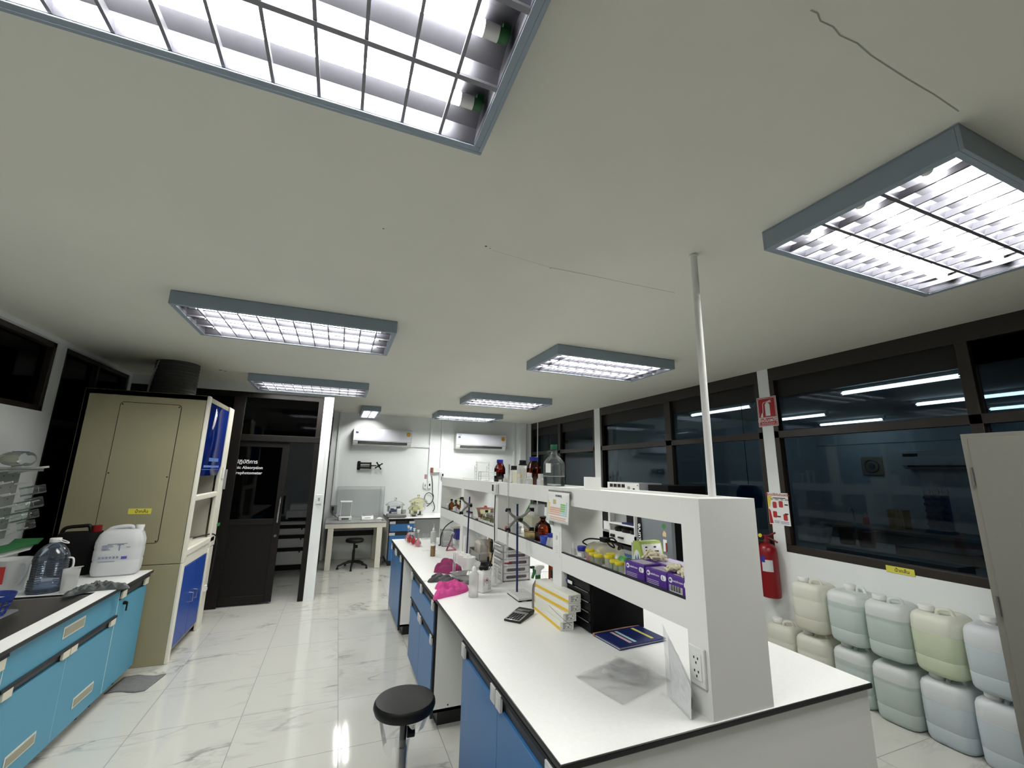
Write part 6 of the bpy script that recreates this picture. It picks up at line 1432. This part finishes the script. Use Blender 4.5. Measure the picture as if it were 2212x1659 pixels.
cloth('wet_glove', [(-1.60, 3.85), (-1.55, 3.86), (-1.50, 3.93), (-1.42, 3.96), (-1.33, 3.955), (-1.29, 3.975), (-1.31, 4.01), (-1.40, 4.06), (-1.47, 4.13), (-1.55, 4.12), (-1.58, 4.02), (-1.61, 3.93)], .04, 12.0, mat('wet_grey_rubber', (70, 76, 76), .5), 'dark grey wet rag slumped over the corner of the sink', 'rag', peak=.5, fold=14)
pt = thing('plastic_pitcher', 'white plastic pitcher with a red emblem at the left picture edge', 'pitcher', (-2.02, 4.14, WZ + .0004), -.6)
obj('body', MB().shell([(.0, .002), (.075, .002), (.08, .01), (.098, .2), (.1, .205)], 30), milky('pitcher_white', (214, 216, 216), .4, .3), pt)
obj('handle', MB().tube(spline([(.092, 0, .18), (.14, 0, .185), (.15, 0, .14), (.12, 0, .07), (.085, 0, .05)], 5, False), .011, 10), milky('pitcher_white', (214, 216, 216)), pt)
obj('red_emblem', MB().grid(lambda u, v: ((.094 + .006 * v) * math.cos(-1.75 + 1.0 * u), (.094 + .006 * v) * math.sin(-1.75 + 1.0 * u), .06 + .11 * v), 10, 2), mat('emblem_red', (176, 50, 46), .5), pt)
bsk = thing('blue_basket', 'small blue mesh basket on the sink edge at the left picture edge', 'basket', (-1.86, 3.66, WZ - .04))
NB = mat('basket_blue', (44, 64, 138), .5)
mb = MB()
for k in range(16):
    a = k * PI / 8; mb.tube([(.085 * math.cos(a), .085 * math.sin(a), .0), (.115 * math.cos(a), .115 * math.sin(a), .115)], .0035, 6)
for z, R in ((.0, .085), (.03, .093), (.06, .101), (.09, .109)): mb.tube([(R * math.cos(a * PI / 12), R * math.sin(a * PI / 12), z) for a in range(24)], .003, 6, True)
mb.cyl((0, 0, -.002), (0, 0, .003), .085, n=24)
obj('mesh', mb, NB, bsk)
obj('rim', MB().shell([(.108, .085), (.117, .118), (.121, .118), (.112, .085)], 28), NB, bsk)
tag(obj('sink_tray', MB().loft([(0, .14, .16), (.01, .15, .17)], 30, 5), mat('slate_tray', (120, 122, 124), .4), loc=(-1.90, 3.65, WZ - .0525)), 'flat grey tray inside the sink under the blue basket', 'tray')
bsk.location = (-1.86, 3.66, WZ - .0395)
# drying rack on the left wall
dr_ = thing('drying_rack', 'white pegboard drying rack with glassware at the left picture edge', 'rack', (-2.30, 4.20, 1.0))
RKM = clear('rack_plastic', (214, 218, 216), .5, haze=.6, hazergb=(204, 208, 206))
bd = MB().box(-.012, .0, -.5, .36, .09, .62)
obj('board', bd, RKM, dr_, bevel=.004)
hol_ = MB()
for i in range(8):
    for j in range(6): hol_.cyl((.0005, -.42 + i * .1, .13 + j * .085), (.002, -.42 + i * .1, .13 + j * .085), .006, n=8)
obj('peg_hole', hol_, mat('hole_grey', (96, 98, 98), .7), dr_)
pg = MB()
for i in range(8):
    for j in range(6):
        if (i + j) % 3 != 1: obj('peg', MB().tube([(0, -.38 + i * .1, .15 + j * .085), (.09, -.38 + i * .1, .175 + j * .085)], .006, 7), WPL, dr_)
obj('drip_shelf', MB().box(-.012, .13, -.5, .36, .60, .606).box(.125, .13, -.5, .36, .59, .62), RKM, dr_)
obj('side_bar', MB().tube([(0, .36, .60), (.12, .44, .625)], .008, 8).tube([(0, .36, .12), (.1, .40, .16)], .006, 8), WPL, dr_)
tag(obj('green_tray', MB().prism([(3.62, 1.035), (4.60, 1.035), (4.66, 1.07), (4.64, 1.075), (4.58, 1.045), (3.64, 1.045)], 'x', -2.28, -2.12), mat('moss_green_tray', (52, 122, 70), .5)), 'green drip tray under the white drying rack', 'tray')
tag(obj('rack_trough', MB().prism([(3.58, 1.0), (4.56, 1.0), (4.60, 1.034), (3.58, 1.034)], 'x', -2.29, -2.14), WPL), 'white trough below the green drip tray', 'trough')
gd_ = [(4.49, 1.44, 0), (4.58, 1.445, 1), (4.47, 1.33, 0), (4.585, 1.345, 1), (4.46, 1.252, 0), (4.565, 1.258, 1), (4.55, 1.18, 1), (4.37, 1.25, 0)]
WG = ['left', 'right']
for i, (y, z, s) in enumerate(gd_):
    b = thing('glass_beaker', ['upper-row beaker on the drying rack, left of two at the rack end', 'upper-row beaker at the very end of the drying rack', 'second-row beaker on the drying rack, left of the end one', 'large second-row beaker at the rack end', 'third-row beaker on the rack, left of the end one', 'third-row beaker at the rack end', 'lowest beaker at the rack end', 'beaker farthest left in the third row of the drying rack'][i], 'beaker', (-2.205, y, z), 0, 'beakers hung on the drying rack')
    R = .034 if i != 3 else .042
    M = Matrix.Rotation(.5, 4, 'Z') @ Matrix.Rotation(PI / 2 - .25, 4, 'Y')
    obj('glass', MB().shell([(.0, .06), (R * .9, .06), (R, .05), (R, -.03), (R * 1.1, -.036)], 22, M=M), GLASS, b)
fd = thing('glass_flask', 'big clear round glass vessel lying on top of the drying rack', 'flask', (-2.17, 4.17, 1.68))
M = Matrix.Rotation(-PI / 2, 4, 'X')
obj('glass', MB().shell([(.0, .2), (.03, .196), (.052, .17), (.056, .05), (.045, -.04), (.02, -.12), (.018, -.2)], 28, M=M), GLASS, fd)
obj('blue_scale', MB().tube([(.02, -.05, .05), (.02, .13, .054)], .002, 6), BCAP, fd)
obj('spout_tip', MB().tube([(0, .16, -.03), (.02, .06, -.05), (.03, -.04, -.054)], .004, 6), GLASS, fd)

# ------------------------------------------------------------------ small instrument room behind the sliding door
ac = thing('drawer_cabinet', 'grey three-drawer cabinet in the dark room behind the sliding door', 'cabinet', (-.62, 8.2, 0))
obj('carcass', MB().box(-.45, .33, .02, .6, .09, .78), LAM, ac); obj('plinth', MB().box(-.44, .32, .06, .58, 0, .09), BLK, ac)
for z0, z1 in ((.575, .66), (.38, .50), (.10, .30)):
    f = obj('drawer_front', MB().box(-.44, .32, 0, .02, z0, z1), LAM, ac, bevel=.002)
    obj('handle_channel', MB().box(-.44, .32, .005, .02, z1 + .003, z1 + .06), BLK, f); obj('key', MB().box(.13, .15, -.02, 0, z1 - .02, z1 + .03), BLK, f)
obj('counter_top', MB().box(-.46, .34, -.02, .62, .78, .80), BLK, ac)
pn = thing('printer', 'pale desktop printer on the dark room counter behind the sliding door', 'printer', (-.55, 8.45, .8006))
obj('body', MB().box(-.2, .2, -.18, .18, 0, .14), WPL, pn, bevel=.01); obj('scanner_lid', MB().box(-.16, .18, -.1, .18, .14, .24), WPL, pn, bevel=.01); obj('paper_tray', MB().box(-.16, .16, -.22, -.18, .01, .03), BLK, pn)
mo = thing('black_monitor', 'black screen edge beside the printer in the dark room', 'monitor', (-.92, 8.4, .8006))
obj('screen', MB().box(-.05, .12, -.02, .02, .08, .38), BLK, mo, bevel=.004); obj('stand', MB().box(-.02, .05, -.06, .06, 0, .012).box(0, .03, -.01, .01, .012, .1), BLK, mo)

# ------------------------------------------------------------------ things in the next laboratory
def batten(label, x, y0, y1, z=2.655):
    r = thing('tube_light', label, 'tube light', (x, (y0 + y1) / 2, z), 0, 'bare fluorescent battens of the next room')
    b = (y1 - y0) / 2
    obj('tray', MB().box(-.03, .03, -b, b, -.01, .024), WPL, r, bevel=.003)
    obj('tube', MB().cyl((0, -b + .03, -.03), (0, b - .03, -.03), .019, n=14, caps=False), NTUBE, r)
    for s in (-1, 1): obj('lamp_holder', MB().box(-.018, .018, s * (b - .03) - .012, s * (b - .03) + .012, -.048, -.01), WPL, r, bevel=.003)
BN = ['nearest to the window in the front pane', 'nearest the window, behind the white pole', 'second row, behind the window mullion', 'second row, left of the big pane', 'farthest row at the right picture edge', 'farthest row above the exhaust fan']
for i, (x, y0, y1) in enumerate(((5.45, 2.03, 3.14), (5.40, 4.26, 5.43), (7.1, 2.0, 3.2), (7.1, 4.3, 5.4), (8.4, 1.9, 2.98), (8.45, 4.22, 5.3))):
    batten('bare tube light in the next room, ' + BN[i], x, y0, y1)
na = thing('air_conditioner', 'air conditioner on the far wall of the next room', 'air conditioner', (NX - .001, 3.67, 1.81))
obj('case', MB().prism([(0, 0), (-.12, 0), (-.2, .06), (-.21, .1), (-.21, .3), (0, .31)], 'y', -.6, .6), mat('next_room_white', (190, 198, 204), .5), na, bevel=.008)
obj('air_slot', MB().box(-.2, -.16, -.52, .52, .03, .06), BLK, na); obj('brand_plate', MB().box(-.213, -.209, .36, .56, .2, .25), BLK, na)
ef = thing('exhaust_fan', 'square beige exhaust fan on the far wall of the next room', 'fan', (NX - .001, 4.80, 1.865))
obj('frame', MB().box(-.03, 0, -.17, .17, -.17, .17), mat('fan_beige', (150, 142, 116), .6), ef, bevel=.02)
obj('grille_ring', MB().tube([(-.035, .11 * math.cos(a * PI / 12), .11 * math.sin(a * PI / 12)) for a in range(24)], .01, 8, True), STEELD, ef); obj('hub', MB().cyl((-.05, 0, 0), (-.03, 0, 0), .05, n=18), STEELD, ef)
nb = thing('next_room_bench', 'long bench along the far wall of the next room', 'bench', (0, 0, 0))
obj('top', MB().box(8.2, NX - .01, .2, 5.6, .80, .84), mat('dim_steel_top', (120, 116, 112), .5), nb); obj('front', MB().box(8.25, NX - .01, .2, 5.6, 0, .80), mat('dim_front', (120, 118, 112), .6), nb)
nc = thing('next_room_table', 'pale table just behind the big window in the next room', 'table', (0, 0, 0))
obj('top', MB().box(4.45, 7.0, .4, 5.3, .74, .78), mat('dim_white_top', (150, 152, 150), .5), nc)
for x in (4.5, 6.9):
    for y in (.5, 5.2): obj('leg', MB().box(x - .03, x + .03, y - .03, y + .03, 0, .74), STEELD, nc)
rk2 = thing('blue_drying_rack', 'dark blue bottle drying rack in the next room', 'rack', (8.62, 3.815, .8406))
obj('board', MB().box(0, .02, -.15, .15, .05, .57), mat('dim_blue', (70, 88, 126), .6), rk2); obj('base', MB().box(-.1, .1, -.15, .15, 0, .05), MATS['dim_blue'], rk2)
mb = MB()
for i in range(3):
    for j in range(5): obj('hung_flask', MB().cyl((-.1, -.1 + i * .1, .13 + j * .1), (0, -.1 + i * .1, .11 + j * .1), .022, n=10), GLASS, rk2)
for i, y in enumerate((3.92, 3.81, 3.70)):
    tag(obj('glass_bowl', MB().shell([(0, 0), (.035, .005), (.048, .05), (.03, .1)], 18), GLASS, loc=(8.63, y, 1.4115)), 'glass bowl on the blue drying rack, ' + ['leftmost of three', 'middle of three', 'rightmost of three'][i], 'bowl', 'glass bowls on the blue drying rack')
for lb_, x, y, z in (('dark bucket on the next room table, left one of two', 6.42, 3.85, .7806), ('smaller dark red bucket right of the dark bucket', 6.41, 3.61, .7806)):
    b = thing('bucket', lb_, 'bucket', (x, y, z)); obj('pail', MB().shell([(0, .002), (.08, .002), (.1, .2), (.105, .2)], 22), mat('dim_bucket_' + str(len(lb_)), (52, 50, 52) if 'left' in lb_ else (80, 38, 40), .6), b); obj('rim', MB().tube([(.105 * math.cos(a * PI / 10), .105 * math.sin(a * PI / 10), .2) for a in range(20)], .006, 6, True), BLK, b)
sbt = thing('soap_bottle', 'pink-red soap bottle on the next room bench', 'bottle', (8.8, 4.93, .8406))
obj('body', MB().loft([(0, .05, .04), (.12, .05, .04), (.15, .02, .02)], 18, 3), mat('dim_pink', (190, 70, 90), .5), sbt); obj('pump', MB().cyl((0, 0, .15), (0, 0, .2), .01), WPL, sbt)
br = thing('bottle_rack', 'yellowish wooden tube rack on the next room bench', 'rack', (8.75, 4.40, .8406))
mb = MB().box(-.1, .1, -.11, .11, 0, .02).box(-.1, .1, -.11, .11, .14, .16)
for y in (-.102, .102): mb.box(-.1, .1, y - .008, y + .008, 0, .3)
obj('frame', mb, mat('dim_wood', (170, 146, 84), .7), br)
mb = MB()
for k in range(8): mb.cyl((-.03, -.09 + k * .0255, .02), (-.03, -.09 + k * .0255, .28 + .03 * (k % 2)), .009, n=8)
obj('tubes', mb, MATS['dim_wood'], br)
fc = thing('tap', 'curved tap over the sink of the next room', 'tap', (8.85, 5.15, .8406))
obj('spout', MB().tube(spline([(0, 0, 0), (0, 0, .2), (-.04, 0, .26), (-.1, 0, .24), (-.12, 0, .18)], 5, False), .012, 8), STEEL, fc); obj('valve', MB().cyl((0, .04, .05), (0, -.04, .05), .01), STEEL, fc)
tag(obj('control_unit', MB().box(4.35, 4.6, 2.0, 3.0, .8, .98), mat('dim_grey_unit', (110, 114, 114), .5)), 'low grey control unit on the next room table just behind the window', 'instrument')
cu_ = COL.objects['control_unit']; cu_.location = (.3, 0, -.0195)
for k in range(6):
    tag(obj('dark_button', MB().box(0, .006, -.05, .05, 0, .03), BLK, loc=(4.643, 2.93 - k * .085, .9)), 'dark square button in the row behind the window, ' + ['leftmost', 'second from left', 'third from left', 'fourth from left', 'fifth from left', 'rightmost'][k], 'button', 'row of dark buttons behind the window')
tag(obj('dark_trough', MB().box(-.1, .4, -.45, .2, 0, .12), mat('dim_trough', (70, 72, 72), .6), loc=(6.1, 2.9, .7806)), 'long dark trough on the next room table', 'trough')
cn = thing('plastic_crate', 'clear crate of bagged things on the next room table', 'crate', (6.2, 4.2, .7806))
obj('crate', MB().loft([(0, .16, .2), (.2, .19, .24)], 24, 6, cap=False), FROST, cn); obj('bagged_contents', MB().loft([(.01, .14, .18), (.2, .16, .2), (.3, .06, .08)], 20, 2.5), FILM, cn)
ds = thing('blue_dome', 'round dark blue dome hanging in the next room behind the near pillar', 'dome', (5.2, 4.28, 1.37))
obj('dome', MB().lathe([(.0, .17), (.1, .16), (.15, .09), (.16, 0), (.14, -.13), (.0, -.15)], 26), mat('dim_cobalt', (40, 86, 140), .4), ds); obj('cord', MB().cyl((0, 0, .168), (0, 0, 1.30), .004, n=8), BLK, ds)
